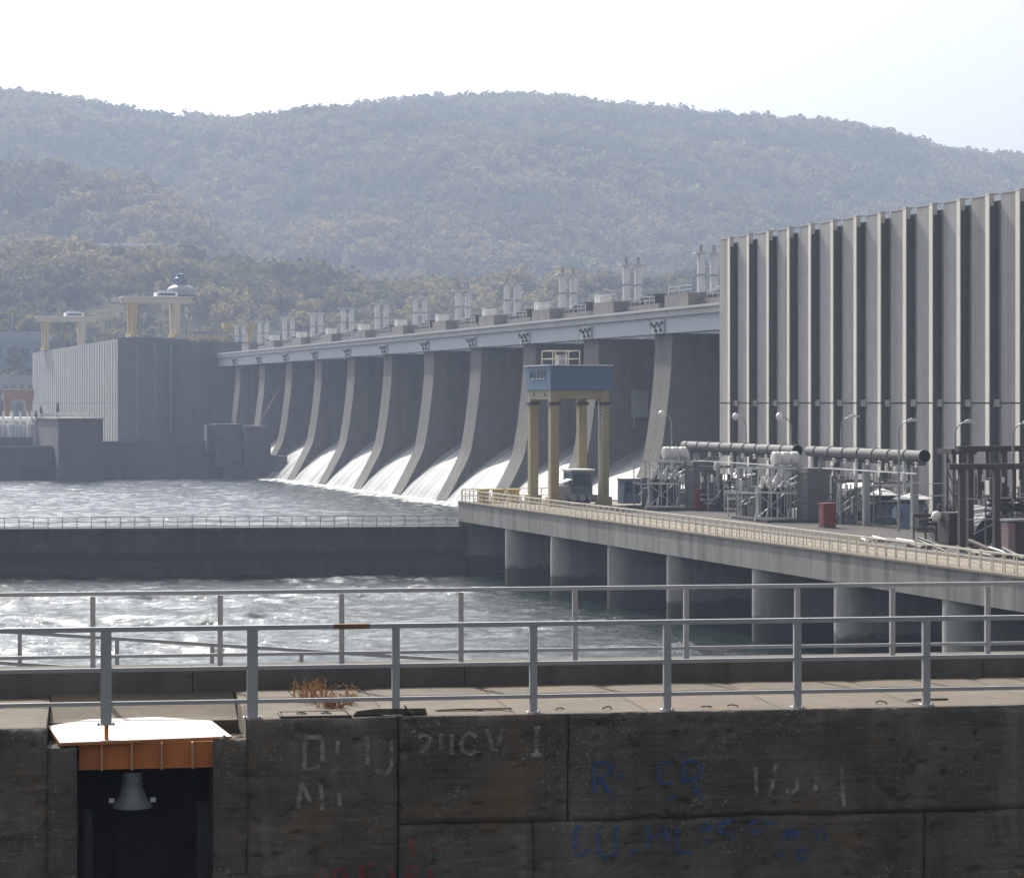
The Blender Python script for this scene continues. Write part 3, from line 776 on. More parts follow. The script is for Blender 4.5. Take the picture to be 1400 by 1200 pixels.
def tail_pier(w, ln=12.3):
    n = 14; poly = [(w/2 - w/2*math.cos(math.pi*(i/n-.5))*1.0, w/2*math.sin(math.pi*(i/n-.5))) for i in range(n+1)]
    poly = [(x, y) for x, y in poly] + [(ln, w/2), (ln, -w/2)]
    return MB().prism(poly, 'z', WZ-DZ-2, -1.87)
tp = tail_pier(3.1).mesh('pier')
for px in (632,700,762,840,921,1038,1150,1298):
    u = u_at(px, 72.0) - 1.55
    o = link('pier', tp, M['tailpier'], dk, (.03, u - DE, 0)); 
    for p in o.data.polygons: p.use_smooth = True
    o.data.set_sharp_from_angle(angle=R(35))
for u in (128, 113): link('pier', tp, M['tailpier'], dk, (.03, u - DE, 0))
# two railings on the deck edge
def deck_rail(name, label, v, step, h, zz, mat, nr):
    t = thing(name, label, 'railing', (v, DE - .4, DZ + zz))
    L = DE - .4 - DS; pmx = MB().bar((0,0,0),(0,0,h),.07).mesh('post')
    for k in range(int(L/step)+1): link('post', pmx, mat, t, (0, -k*step, 0))
    for q in range(nr): MB().bar((0,0,h*(q+1)/nr),(0,-L,h*(q+1)/nr),.09 if q == nr-1 else .06).build('rail', mat, t)
    return t
deck_rail('deck_railing', 'cream railing along the outer edge of the tailrace deck', DV+.15, 1.5, 1.15, .2, M['rail_pale'], 3)
deck_rail('deck_railing', 'second cream railing set back along the tailrace deck', DV+2.3, 1.5, 1.1, .0, M['rail_pale'], 3)
er = thing('deck_end_railing', 'short railing across the far end of the tailrace deck', 'railing', (DV+.3, DE-.2, DZ+.1))
for k in range(12): MB().bar((k*1.2,0,0),(k*1.2,0,1.3),.07).build('post', M['rail_pale'], er)
for z in (.6,1.3): MB().bar((0,0,z),(13.2,0,z),.07).build('rail', M['rail_pale'], er)

# blue and khaki gantry crane
gc = thing('gantry_crane', 'khaki gantry crane with a blue cabin on the far end of the deck', 'crane', (77.4, 246.1, DZ))
for x, y in ((0,0),(5.15,0),(0,6.9),(5.15,6.9)):
    s = 1 if x == 0 else -1
    l = MB().prism([(x-.42,11.4),(x+.42,11.4),(x+.42,.9),(x-.42,.9)], 'y', y-.45, y+.45).build('leg', M['khaki'], gc)
    MB().box(x-.56, x+.56, y-.6, y+.6, 9.9, 10.2).build('joint_flange', M['rust_dark'], l)
    MB().box(x-.62, x+.62, y-.8, y+.8, 0, .9).build('bogie', M['khaki'], l)
    for q in (-.45,.45): MB().tube((x-.3, y+q, .22), (x+.3, y+q, .22), .24, n=12).build('wheel', M['steel_dark'], l)
for x in (0, 5.15): MB().box(x-.4, x+.4, -.5, 7.4, 10.45, 11.4).build('side_beam', M['khaki'], gc)
for y in (0, 6.9): MB().box(.4, 4.75, y-.4, y+.4, 10.5, 11.38).build('end_beam', M['khaki'], gc)
for y in (1.6, 5.2): MB().tube((-.45,y,10.95),(-.38,y,10.95),.17,n=10).build('beam_hole', M['steel_dark'], gc)
cbn = MB().box(-.55, 5.75, -.75, 7.6, 11.4, 13.75).build('cabin', M['blue'], gc)
MB().box(-.7, 5.9, -.9, 7.75, 13.75, 13.87).build('cabin_roof', M['steel_pale'], cbn)
for k in range(5): MB().box(-.59, -.55, .9 + k*1.15, 1.6 + k*1.15, 12.55, 13.3).build('window', M['glass'], cbn)
for k in range(4): MB().box(-.66, -.55, .9 + k*1.25, 1.6 + k*1.25, 12.46, 12.53).build('sill', M['white'], cbn)
for k in range(7): MB().box(-.3+k*.97, -.26+k*.97, -.78, -.75, 11.45, 13.7).build('cladding_seam', M['blue'], cbn)
mb = MB()
for x in (.6, 2.0, 3.4):
    for y in (2.2, 5.8): mb.bar((x,y,13.87),(x,y,15.3),.08)
for z in (14.5,15.3):
    for y in (2.2,5.8): mb.bar((.6,y,z),(3.4,y,z),.08)
    for x in (.6,3.4): mb.bar((x,2.2,z),(x,5.8,z),.08)
mb.build('roof_railing', M['rail_pale'], gc)
MB().box(1.6, 2.6, 3.4, 4.4, 13.87, 14.9).build('winch_box', M['steel'], gc)
mb = MB()
for k in range(26): mb.bar((4.45,-.55,.9+k*.36),(4.85,-.55,.9+k*.36),.05)
for x in (4.45,4.85): mb.bar((x,-.55,.5),(x,-.55,10.4),.06)
mb.build('ladder', M['steel_pale'], gc)
# machinery under the crane
cm = thing('trolley_cabin', 'small glazed operator cabin with machinery under the gantry crane', 'cabin', (81.0, 249.5, DZ))
MB().box(-1.1, 1.1, -1.3, 1.3, 1.0, 3.4).build('body', M['bluegrey'], cm); MB().box(-1.35, 1.3, -1.5, 1.5, 3.4, 3.55).build('roof', M['white'], cm)
MB().box(-.9, .9, -1.34, -1.3, 1.9, 3.1).build('window', M['glass'], cm); MB().box(-1.14, -1.1, -1.0, 1.0, 1.9, 3.1).build('window', M['glass'], cm)
MB().box(-1.6, 1.6, -1.7, 1.7, .3, 1.0).build('chassis', M['steel_dark'], cm)
for x in (-1.2, -.3, .6): MB().tube((x,-1.7,.8),(x,-2.5,.8),.35,n=12).build('drum', M['steel'], cm)
cx_ = thing('switch_box', 'grey switch box with a sloping white lid between the crane legs', 'cabinet', (78.9, 248.6, DZ))
MB().box(-.6, .8, -.7, .7, 0, 1.9).build('case', M['steel'], cx_)
MB().prism([(-.8,1.9),(1.0,2.5),(1.0,2.62),(-.8,2.02)], 'y', -.85, .85).build('lid', M['white'], cx_)
for k, px in enumerate((650, 676, 712)):
    b = thing('yellow_bollard', ['leftmost','middle','rightmost'][k] + ' of the yellow bollards at the far end of the deck', 'bollard', (DV+2.2+k*1.6, DE-1.2, DZ), 0, 'yellow bollards on the deck end')
    MB().box(-.5, .5, -.4, .4, 0, 1.25).build('body', M['yellow'], b); MB().box(-.6, .6, -.5, .5, 1.25, 1.4).build('cap', M['yellow'], b)

# transformers with frames, tanks and ducts
def transformer(label, loc, dark=False):
    t = thing('power_transformer', label, 'transformer', loc, 0, 'transformers on the tailrace deck')
    sp = M['steel_pale']; st = M['steel']
    dk_ = M['steel_mid']
    MB().box(-.1, 2.1, -4.9, -2.6, .25, 4.6).build('tank', dk_, t)                      # banded block towards the viewer
    for k in range(8): MB().box(-.16, 2.16, -4.96, -2.54, .7+k*.5, .76+k*.5).build('tank_band', dk_, t)
    for k in range(6): MB().box(2.16, 2.7, -4.7+k*.36, -4.5+k*.36, .6, 3.9).build('radiator_fin', dk_, t)
    MB().box(-3.9, 2.8, -5.4, 3.0, 0, .25).build('plinth', M['dark_conc'], t)
    MB().box(-2.9, -.4, -1.6, 1.8, .25, 2.9).build('core_tank', M['steel_dark'], t)
    for q in range(3):
        o = MB().lathe([(0,0),(.5,.04),(.6,.14),(.6,.66),(.5,.76),(0,.8)], n=18).build('conservator_drum', M['tank'], t, smooth=40)
        o.location = (-1.9+q*.82, -1.4, 5.35); o.rotation_euler = (0, R(90), 0)
    MB().box(-2.0, .7, -1.9, -.9, 4.55, 4.72).build('drum_cradle', st, t)
    for x in (-1.8, .5): MB().bar((x,-1.4,.25),(x,-1.4,4.6),.14).build('cradle_post', st, t)
    for k in range(3):                                                                    # tilted bushings
        b = MB(); p0 = Vector((-3.0+k*.95, -1.7, 2.9)); p1 = p0 + Vector((.45, -.5, 1.3))
        for q in range(6):
            a0 = p0.lerp(p1, q/6); a1 = p0.lerp(p1, (q+1)/6); b.tube(a0, a1, .25-.02*q, .14-.01*q, 10)
        b.build('bushing', M['porcelain'], t, smooth=50)
    for x in (-3.6, -2.4, -1.2, -.25):                                                    # frame round the core
        for y in (-2.5, 2.0): MB().bar((x,y,.25),(x,y,4.5),.085).build('frame_post', sp if y < 0 else st, t)
    for a_, b_ in (((-3.6,-2.5,.4),(-1.2,-2.5,2.4)),((-1.2,-2.5,.4),(-3.6,-2.5,2.4)),((-2.4,-2.5,2.4),(-.25,-2.5,4.4)),((-3.6,-2.5,4.4),(-1.2,-2.5,2.4))):
        MB().bar(a_, b_, .07).build('brace', sp, t)
    for z in (2.4, 4.5):
        MB().bar((-3.8,-2.6,z+.12),(-.1,-2.6,z),.12,.16).build('hand_bar', M['white'], t); MB().bar((-3.8,2.0,z+.1),(2.4,2.0,z),.1,.12).build('hand_bar', st, t)
        MB().bar((-3.7,-2.5,z),(-3.7,2.0,z),.1).build('hand_bar', st, t)
    for k in range(4): MB().bar((-4.3+k*1.0,-3.4,.1),(-3.8+k*1.0,-2.7,1.15),.09).build('stay', sp, t)
    MB().bar((-4.2,-3.2,.35),(-.4,-3.3,.3),.14).build('cable_tray', M['white'], t)
    for k in range(11):
        r_ = random.Random(k+3); x = -3.4 + k*.3
        MB().tube((x,-1.9,.3),(x+r_.uniform(-.3,.3),-1.9+r_.uniform(-.3,.2),2.2+r_.random()*1.6),.07+.05*r_.random(),n=8).build('pipe', [sp, st, M['steel_dark']][k % 3], t)
        if k % 2: MB().lathe([(0,0),(.18,.05),(.2,.3),(.1,.5),(.14,.7),(0,.75)], (x,-2.2,3.0+r_.random()*.9), 8).build('insulator', M['porcelain'], t, smooth=50)
    for k in range(7):
        r_ = random.Random(k+31); y = -1.5+k*.5
        MB().tube((-3.5,y,r_.uniform(.5,3)),(2.2,y+r_.uniform(-.4,.4),r_.uniform(1,4.2)),.05,n=6).build('cross_pipe', [st, M['steel_dark'], sp][k % 3], t)
    return t
TA = transformer('grey transformer with three white drums, left of the two near the crane', (87.2, 238.0, DZ))
tb = dup(TA, (87.6, 211.5, DZ), 'grey transformer with three white drums, in the middle of the deck')
# bus ducts
def duct(label, y0, y1, v=89.5):
    t = thing('bus_duct', label, 'duct', (v, y1, DZ))
    L = y0 - y1
    MB().tube((0,0,5.95), (0,L,5.95), .44, n=18).build('duct_pipe', M['steel_mid'], t, smooth=40)
    MB().tube((.2,.5,5.35), (.2,L-.5,5.35), .16, n=10).build('lower_pipe', M['steel_mid'], t, smooth=40)
    for k in range(int(L/3)+1): MB().tube((0,k*3,5.95), (0,k*3+.16,5.95), .52, n=18).build('pipe_flange', M['steel_mid'], t)
    for k in range(3):
        y = L*(.08+.4*k)
        MB().box(-.25, .25, y-.25, y+.25, 0, 5.5).build('support_post', M['steel'], t)
        MB().tube((-.5,y+.8,5.5),(-.5,y+.8,3.2),.12,n=8).build('drop_pipe', M['steel_pale'], t)
        MB().box(-.7, .7, y-.12, y+.12, 5.25, 5.48).build('bracket', M['steel_dark'], t)
    MB().bar((-.7,0,4.6),(-.7,L*.8,4.6),.1).build('conduit', M['white'], t)
    for k in range(8): MB().lathe([(.1,5.0),(.2,5.1),(.12,5.25),(.2,5.4),(.1,5.5)], (-.2, L*.1*k+1, 0), 8).build('insulator', M['porcelain'], t)
    return t
duct('long grey bus duct on posts behind the left transformer', 242.0, 213.5)
duct('long grey bus duct on posts behind the middle transformer', 211.0, 188.0)
for k, (px, v, lab) in enumerate(((957, 87.5, 'dark red cabinet beside the left transformer'), (1131, 85.2, 'dark red cabinet right of the middle transformer'))):
    t = thing('red_cabinet', lab, 'cabinet', (v, u_at(px, v), DZ), 0, 'red cabinets on the deck')
    MB().box(-.5, .5, -.55, .55, .1, 1.95).build('case', M['red'], t); MB().box(-.58, .58, -.62, .62, 1.95, 2.03).build('cap', M['red'], t)
    MB().box(-.54, -.5, -.4, .4, .3, 1.8).build('door', M['red'], t); MB().box(-.6, .6, -.6, .6, 0, .1).build('base', M['steel_dark'], t)
for k, (px, v, lab) in enumerate(((1207, 93.0, 'blue grey drum with a pale conical cap, left one of two'), (1248, 91.4, 'blue grey drum with a pale conical cap, right one of two'))):
    t = thing('capped_drum', lab, 'drum', (v, u_at(px, v), DZ), 0, 'capped drums on the deck')
    MB().lathe([(0,0),(1.15,0),(1.2,1.5),(1.1,2.0),(0,2.0)], n=20).build('body', M['bluegrey'], t, smooth=35)
    MB().lathe([(1.0,2.0),(1.0,2.35)], n=16).build('neck', M['steel_dark'], t)
    MB().lathe([(0,2.95),(.25,2.85),(1.6,2.42),(1.6,2.36),(0,2.4)], n=20).build('cap', M['tank'], t, smooth=35)
    MB().tube((-1.6,0,1.3),(-.9,0,1.3),.5,n=12).build('side_drum', M['bluegrey'], t)
# white roofed boxes
for px, v, lab in ((1003, 93.5, 'low white roofed box behind the left bus duct'), (1172, 94.0, 'low white roofed box with fans right of the second duct')):
    t = thing('cooler_box', lab, 'cooler', (v, u_at(px, v), DZ), 0, 'white cooler boxes')
    MB().box(-1.2, 1.2, -2.2, 2.2, .8, 2.6).build('case', M['steel'], t)
    MB().prism([(-1.7,2.6),(1.3,3.2),(1.3,3.35),(-1.7,2.75)], 'y', -2.5, 2.5).build('lid', M['white'], t)
    for q in (-1.2,0,1.2): MB().tube((1.0,q,3.3),(1.0,q,3.9),.4,n=12).build('fan', M['steel_pale'], t)
    for q in (-1,1): MB().box(-.9, .9, q*1.8-.1, q*1.8+.1, 0, .8).build('leg', M['steel_dark'], t)
# glazed booth left of transformer
gb = thing('glazed_booth', 'small blue glazed booth left of the left transformer', 'booth', (85.2, 246.0, DZ))
MB().box(-.9, .9, -.9, .9, .2, 2.6).build('frame', M['bluegrey'], gb)
for k in range(3): MB().box(-.7+k*.5, -.28+k*.5, -.93, -.9, 1.2, 2.4).build('pane', M['glass'], gb)
MB().box(-1, 1, -1, 1, 2.6, 2.7).build('roof', M['steel_pale'], gb)
# lamp posts on the deck
for px, v, h, globe, lab in ((918,91,9.0,True,'lamp post with a white globe left of the powerhouse corner'),(1020,93,8.8,True,'lamp post with a white globe above the left bus duct'),
        (1081,90,8.9,True,'lamp post with a white globe above the middle transformer'),(1150,92,8.9,False,'gooseneck lamp post behind the second bus duct'),
        (1229,88,8.7,False,'gooseneck lamp post near the capped drums'),(1306,86,8.7,False,'gooseneck lamp post near the lattice column'),(1385,86,8.7,False,'gooseneck lamp post at the right frame edge')):
    t = lamp_post('deck_lamp_post', h, .8, 0, M['steel'], globe); t.location = (v, u_at(px, v), DZ); t['label'] = lab; t['group'] = 'lamp posts on the deck'
    t.rotation_euler.z = R(-15 if not globe else 165) 
# dark frames, lattice column and clutter at the right
lc = thing('lattice_column', 'dark lattice steel column with a top beam near the right edge', 'column', (85.5, u_at(1308, 85.5), DZ))
for x in (-.5,.5):
    for y in (-.5,.5): MB().bar((x,y,0),(x,y,6.4),.12).build('chord', M['rust_dark'], lc)
for k in range(6):
    z = .2+k*1.0
    MB().bar((-.5,-.5,z),(.5,-.5,z+1),.07).build('lacing', M['rust_dark'], lc); MB().bar((-.5,.5,z+1),(-.5,-.5,z),.07).build('lacing', M['rust_dark'], lc)
MB().box(-1.0, 1.0, -1.2, 1.2, 6.4, 6.8).build('top_beam', M['rust_dark'], lc)
for px, v, z, lab in ((1372,86,7.1,'dark rusty portal frame at the right edge, taller one'),(1362,82.5,6.0,'dark rusty portal frame at the right edge, lower one')):
    t = thing('portal_frame', lab, 'frame', (v, u_at(px, v), DZ), 0, 'rusty portal frames')
    for x in (-2.6, 0, 2.6): MB().box(x-.2, x+.2, -.2, .2, 0, z-.4).build('post', M['rust_dark'], t)
    MB().box(-3.6, 4.0, -.3, .3, z-.4, z).build('beam', M['rust_dark'], t)
    for q in (2.2, 3.6): MB().bar((-2.6,0,q),(2.6,0,q+.1),.08).build('pipe', M['steel'], t)
    for x in (-1.3, 1.3): MB().tube((x,-.1,z-2.4),(x,-.1,z-.4),.14,n=8).build('insulator', M['rust_dark'], t)
dt = thing('covered_load', 'dark sheeted load on the deck near the lattice column', 'load', (86.5, u_at(1335, 86.5), DZ))
MB().prism([(-1.8,0),(1.8,0),(1.7,1.6),(.3,2.7),(-1.2,1.4)], 'y', -2.6, 2.6).build('sheet', M['steel_dark'], dt)
MB().bar((-1.7,-2.65,.7),(1.5,-2.65,2.2),.08).build('lashing', M['steel_pale'], dt)
pc = thing('pink_grey_cabinets', 'pair of faded pink and grey cabinets at the right frame edge', 'cabinet', (82.5, u_at(1385, 82.5), DZ))
MB().box(-.6,-.1,-.5,.5,0,2.1).build('narrow_case', paint('faded_pink_paint',(.28,.2,.2),.6), pc); MB().box(.2,1.4,-.5,.5,0,2.2).build('wide_case', M['rust_dark'], pc)
MB().box(-.7,1.5,-.6,.6,2.2,2.32).build('cap', M['steel'], pc)
rc = thing('rusty_case', 'dark rusty slatted case below the lattice column', 'case', (84.0, u_at(1305, 84.0), DZ))
MB().box(-.9,.9,-.9,.9,.1,2.3).build('case', M['rust_dark'], rc)
for k in range(6): MB().box(-.85+k*.3,-.7+k*.3,-.96,-.9,.3,2.1).build('slat', M['rust_dark'], rc)
MB().lathe([(0,2.3),(.3,2.4),(.42,2.7),(.3,3.0),(0,3.1)], (-1.2,.4,-.7), 12).build('white_float', M['porcelain'], rc, smooth=True)
rr = random.Random(5)
for k in range(16):
    v = rr.uniform(78, 84.5); px = rr.uniform(1170, 1395)
    t = thing('pipe_scrap', f'loose {["rusty","black","dark grey","grey"][k%4]} pipe lying on the deck, {ORD[k%13]} from the left in the heap', 'pipe', (v, u_at(px, v), DZ), 0, 'loose pipes on the deck')
    L = rr.uniform(1.5, 4.5); a = rr.uniform(-.4,.4)
    o = MB().tube((0,-L/2,.15),(a,L/2,.2+rr.uniform(0,.5)),rr.uniform(.08,.16),n=8).build('pipe', [M['rust_dark'],M['steel_dark'],M['steel_mid'],M['steel']][k%4], t)
    MB().box(-.3,.3,-L*.3,-L*.3+.2,0,.12).build('chock', M['timber'], t); MB().box(-.3+a*.5,.3+a*.5,L*.2,L*.2+.2,0,.2).build('chock', M['timber'], t)

# pipe racks, between and behind the transformers
def pipe_rack(label, px, v, seed, w=3.2, h=4.4, dark=False):
    r = random.Random(seed); t = thing('pipe_rack', label, 'pipe rack', (v, u_at(px, v), DZ), 0, 'pipe racks in the equipment yard')
    mats = [M['steel'], M['steel_pale'], M['steel_mid'], M['steel_dark']] if not dark else [M['rust_dark'], M['steel_dark'], M['steel_mid'], M['rust_dark']]
    for x in (-w/2, 0, w/2):
        for y in (-1, 1): MB().bar((x,y,0),(x,y,h*r.uniform(.75,1.05)),.1).build('post', mats[r.randrange(3)], t)
    for k in range(7):
        z = r.uniform(.6, h); MB().tube((-w/2-r.random()*.6,r.uniform(-1,1),z),(w/2+r.random()*.6,r.uniform(-1,1),z+r.uniform(-.15,.15)),r.choice((.05,.08,.13)),n=8).build('pipe', r.choice(mats), t)
    for k in range(8):
        x = r.uniform(-w/2,w/2); y = r.uniform(-1,1); MB().tube((x,y,r.uniform(0,1)),(x+r.uniform(-.1,.1),y,r.uniform(2,h)),r.choice((.05,.07,.16)),n=8).build('riser', r.choice(mats), t)
    for k in range(4):
        MB().lathe([(0,0),(.12,.02),(.17,.15),(.1,.25),(.17,.38),(.1,.5),(.15,.62),(0,.7)], (r.uniform(-w/2,w/2), r.uniform(-1,1), h*r.uniform(.55,.95)), 9).build('insulator', M['porcelain'] if not dark else M['rust_dark'], t, smooth=50)
    for k in range(2):
        c = (r.uniform(-w/2,w/2-.6), r.uniform(-1,.6)); q = r.uniform(.8,1.7)
        MB().box(c[0], c[0]+r.uniform(.4,.9), c[1], c[1]+.5, 0, q).build('control_box', r.choice(mats), t)
    for k in range(2): MB().bar((-w/2,-1,h*r.uniform(.1,.4)),(w/2,-1,h*r.uniform(.6,.95)),.06).build('brace', r.choice(mats), t)
pipe_rack('tangle of pipes and insulators right of the left transformer', 985, 89.0, 1)
pipe_rack('tangle of pipes left of the middle transformer', 1020, 86.5, 2, 2.6, 3.4)
pipe_rack('tall pipe rack right of the middle transformer', 1128, 90.5, 3, 3.0, 5.0)
pipe_rack('pipe rack with insulators in front of the second cooler', 1165, 90.0, 4, 3.0, 4.2)
pipe_rack('pipe rack behind the right capped drum', 1222, 93.5, 5, 3.4, 4.6)
pipe_rack('low dark pipe rack below the lattice column', 1283, 84.5, 6, 3.0, 2.2, True)
pipe_rack('dark rusty pipe rack behind the portal frames', 1350, 88.5, 7, 4.0, 5.2, True)
pipe_rack('dark rusty pipe rack at the right frame edge', 1392, 86.5, 8, 4.0, 4.4, True)
pipe_rack('small pipe rack under the far end of the left duct', 935, 90.0, 9, 2.4, 4.0)
# overhead wires
def wire(label, pa, pb_, sag):
    t = thing('overhead_wire', label, 'wire', pa, 0, 'overhead wires over the equipment yard'); a = Vector((0,0,0)); b = Vector(pb_) - Vector(pa); mb = MB(); n = 10
    P = [a.lerp(b, q/n) - Vector((0,0,sag*4*(q/n)*(1-q/n))) for q in range(n+1)]
    for p, q in zip(P, P[1:]): mb.tube(p, q, .03, n=5)
    mb.build('cable', M['steel_dark'], t)
    for e in (a, b): mb = MB().tube(e, e - Vector((0,0,.35)), .09, n=6).build('insulator', M['porcelain'], t)
def yp(px, v, z): return (v, u_at(px, v), DZ + z)
wire('upper wire from the second duct to the lattice column', yp(1200,90,4.0), yp(1300,85.5,4.3), .25)
wire('lower wire from the second duct to the lattice column', yp(1205,90,3.0), yp(1302,85.5,3.4), .2)
wire('wire between the lattice column and the portal frames', yp(1318,85.5,5.2), yp(1372,84,5.0), .25)
wire('wire over the left transformer', yp(890,88,5.2), yp(985,89,4.6), .3)
# winches on the crest, one set per pier
for k, u in enumerate(PIERS):
    if u < 300: continue
    seen = PIERS.index(349) - k
    t = thing('crest_winch', f'dark winch machinery on the crest beside the {ORD[seen]} spillway pier in view' if seen >= 0 else 'dark winch machinery on the crest next to the near powerhouse', 'winch', (131, u - PT - 9, 14.4), 0, 'winches on the dam crest')
    MB().box(-2.0, 2.2, -3.4, -.4, 0, 1.5).build('housing', M['steel_dark'], t)
    MB().box(-1.4, 1.8, .4, 2.6, 0, .9).build('motor_box', M['steel_mid'], t)
    MB().tube((-1.6,3.6,.7),(1.6,3.6,.7),.7,n=14).build('drum', M['steel_dark'], t)
    mb = MB()
    for q in range(6): mb.bar((-2.3,-4.5+q*2.1,0),(-2.3,-4.5+q*2.1,1.1),.07)
    for z in (.55,1.1): mb.bar((-2.3,-4.5,z),(-2.3,6,z),.07)
    mb.build('railing', M['steel_pale'], t)
    MB().box(-1.0,-.4,4.9,5.6,0,1.6).build('switch_case', M['tank'], t)

# ------------------------------------------------------------------ foreground lock wall
TH = R(9); LD = 33.5; LRZ = TH - YAW
LO = cam_pt(700, LD, z=0); LZ = -3.97
def s_px(px, n):
    q = (px - 700) / F
    return (q * (LD + n * math.cos(TH)) + n * math.sin(TH)) / (math.cos(TH) - q * math.sin(TH))
def z_px(px, py, n):
    s = s_px(px, n); d = LD + s * math.sin(TH) + n * math.cos(TH)
    return -(py - 551) / F * d
lw = thing('lock_wall', 'dark weathered lock wall with faded painted letters in the foreground', 'wall', (LO.x, LO.y, LZ), LRZ)
def panel(name, s0, s1, z0, z1, chip_top=False, seed=0, step=.03, n0=0.0, depth=.146):
    """a cast concrete face with board marks, pits and worn edges, as a displaced grid (z relative to the wall top)"""
    ns = max(4, int((s1-s0)/step)); nz = max(4, int((z1-z0)/step))
    ss = np.linspace(s0, s1, ns); zs = np.linspace(z0, z1, nz); S, Z = np.meshgrid(ss, zs)
    d = (fbm(S*1.1+seed, Z*2.2+9, 3) - .5) * .06 + (fbm(S*5, Z*24+seed, 13) - .5) * .022
    pits = fbm(S*7+seed*3, Z*7, 23); d -= np.clip(pits - .62, 0, 1) * .25
    blow = fbm(S*1.6+seed*5, Z*2.0, 43); d -= np.clip(blow - .60, 0, 1) * .35
    e = np.minimum.reduce([S-s0, s1-S, Z-z0] + ([] if chip_top else [z1-Z]))
    d -= np.clip(.05 - e, 0, .05) * (.5 + .9 * fbm(S*4, Z*4, 53))
    d = np.maximum(d, -.11); Zt = Z.copy()
    if chip_top:
        ch = np.clip(fbm(S*3.2+seed, Z*0+2, 63) - .5, 0, 1) * .22
        et = np.clip(1 - (z1 - Z) / .12, 0, 1); d = np.maximum(d - ch * et ** 1.5 - .02 * et**4, -.125)
        Zt = Z - ch * .25 * et
    # pour joints are never straight: one wobble field shared by all the panels
    ft = np.clip(-Z / .25, 0, 1)
    S = S + (fbm(Z*3.0+5, S*.4, 301) - .47) * .05 * ft; Zt = Zt + (fbm(S*2.2+1, Z*.4, 311) - .47) * .06 * ft
    v = np.stack([S, n0 - d, Zt], -1).reshape(-1, 3)
    top = np.stack([ss, np.full(ns, n0 + depth), np.full(ns, z1)], -1)
    i = np.arange(ns*nz).reshape(nz, ns)
    q = np.stack([i[:-1,:-1], i[:-1,1:], i[1:,1:], i[1:,:-1]], -1).reshape(-1, 4)
    t = np.arange(ns) + ns*nz
    q2 = np.stack([i[-1,:-1], i[-1,1:], t[1:], t[:-1]], -1)
    return link(name, np_mesh(name, np.concatenate([v, top]), np.concatenate([q, q2])), M['lockwall'], lw, smooth=40)
ZJ = z_px(780, 1122, 0) - LZ              # horizontal pour joint
sR = s_px(292, 0); sL = s_px(105, 0); sJ = s_px(545, 0); sK = s_px(778, 0); SX = 11.0
BOT = -2.9
sLa, sRa = s_px(64, 0), s_px(338, 0)      # outer ends of the broken ledges that carry the cover plate
panel('wall_panel', sRa, sJ - .008, BOT, 0, True, 1)
panel('wall_panel', sR, sRa - .002, BOT, z_px(310, 1012, 0) - LZ, True, 8)
panel('wall_panel', sLa + .002, sL, BOT, z_px(90, 1023, 0) - LZ, True, 9)
panel('wall_panel', sJ + .008, sK - .005, ZJ + .006, 0, True, 2)
panel('wall_panel', sK + .005, SX, ZJ + .006, 0, True, 3)
sM = s_px(730, 0)
panel('wall_panel', sJ + .008, sM - .003, BOT, ZJ - .006, False, 4)
panel('wall_panel', sM + .003, s_px(1265, 0) - .004, BOT, ZJ - .006, False, 5)
panel('wall_panel', s_px(1265, 0) + .004, SX, BOT, ZJ - .006, False, 6)
panel('wall_panel', -11.5, sLa, BOT, -.06, True, 7)
# wall core below and behind the faces
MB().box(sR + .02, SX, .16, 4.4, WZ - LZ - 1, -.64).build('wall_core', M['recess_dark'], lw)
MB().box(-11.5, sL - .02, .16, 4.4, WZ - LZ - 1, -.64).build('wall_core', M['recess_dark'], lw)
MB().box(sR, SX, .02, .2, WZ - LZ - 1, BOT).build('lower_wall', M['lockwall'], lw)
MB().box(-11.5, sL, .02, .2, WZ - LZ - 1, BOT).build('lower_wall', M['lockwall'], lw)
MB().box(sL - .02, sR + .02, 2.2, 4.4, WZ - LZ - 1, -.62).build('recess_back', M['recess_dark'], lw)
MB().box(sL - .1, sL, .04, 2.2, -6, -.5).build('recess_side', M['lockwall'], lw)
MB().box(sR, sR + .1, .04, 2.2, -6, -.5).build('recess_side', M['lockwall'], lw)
for px, w, y0 in ((121, .10, 1106), (279, .2, 1094)):
    s = s_px(px, 1.0); MB().box(s - w/2, s + w/2, .9, 1.1, -6, z_px(px, y0, 1.0) - LZ).build('guide_rail', M['steel_dark'], lw)
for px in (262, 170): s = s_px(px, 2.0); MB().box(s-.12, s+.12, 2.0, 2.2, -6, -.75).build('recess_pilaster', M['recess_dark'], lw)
# deck slabs on the wall
PLN = 2.75                                   # plate bay reaches this far back
sPL = s_px(64, .4); sPR = s_px(338, .4)
def slab(s0, s1, n0, n1, z=0.0, th=.26):
    """a deck slab with a slightly uneven top"""
    ns = max(3, int((s1-s0)/.12)); nn = max(3, int((n1-n0)/.12))
    S, Nn = np.meshgrid(np.linspace(s0, s1, ns), np.linspace(n0, n1, nn))
    Z = z + (fbm(S*1.5, Nn*1.5, 83) - .5) * .018
    e = np.minimum.reduce([S-s0, s1-S, Nn-n0, n1-Nn]); Z = Z - np.clip(.02 - e, 0, .02) * .7
    v = np.stack([S, Nn, Z], -1).reshape(-1, 3); i = np.arange(ns*nn).reshape(nn, ns)
    q = [tuple(r) for r in np.stack([i[:-1,:-1], i[:-1,1:], i[1:,1:], i[1:,:-1]], -1).reshape(-1, 4)]
    mb = MB(); mb.add([tuple(p) for p in v], q)
    mb.box(s0 + .002, s1 - .002, n0 + .002, n1 - .002, z - th, z - .03)
    return mb.build('deck_slab', M['lockdeck'], lw)
cuts = [sPR] + [s_px(p, 1.2) for p in (520, 690, 866, 1046, 1226, 1400)] + [SX]
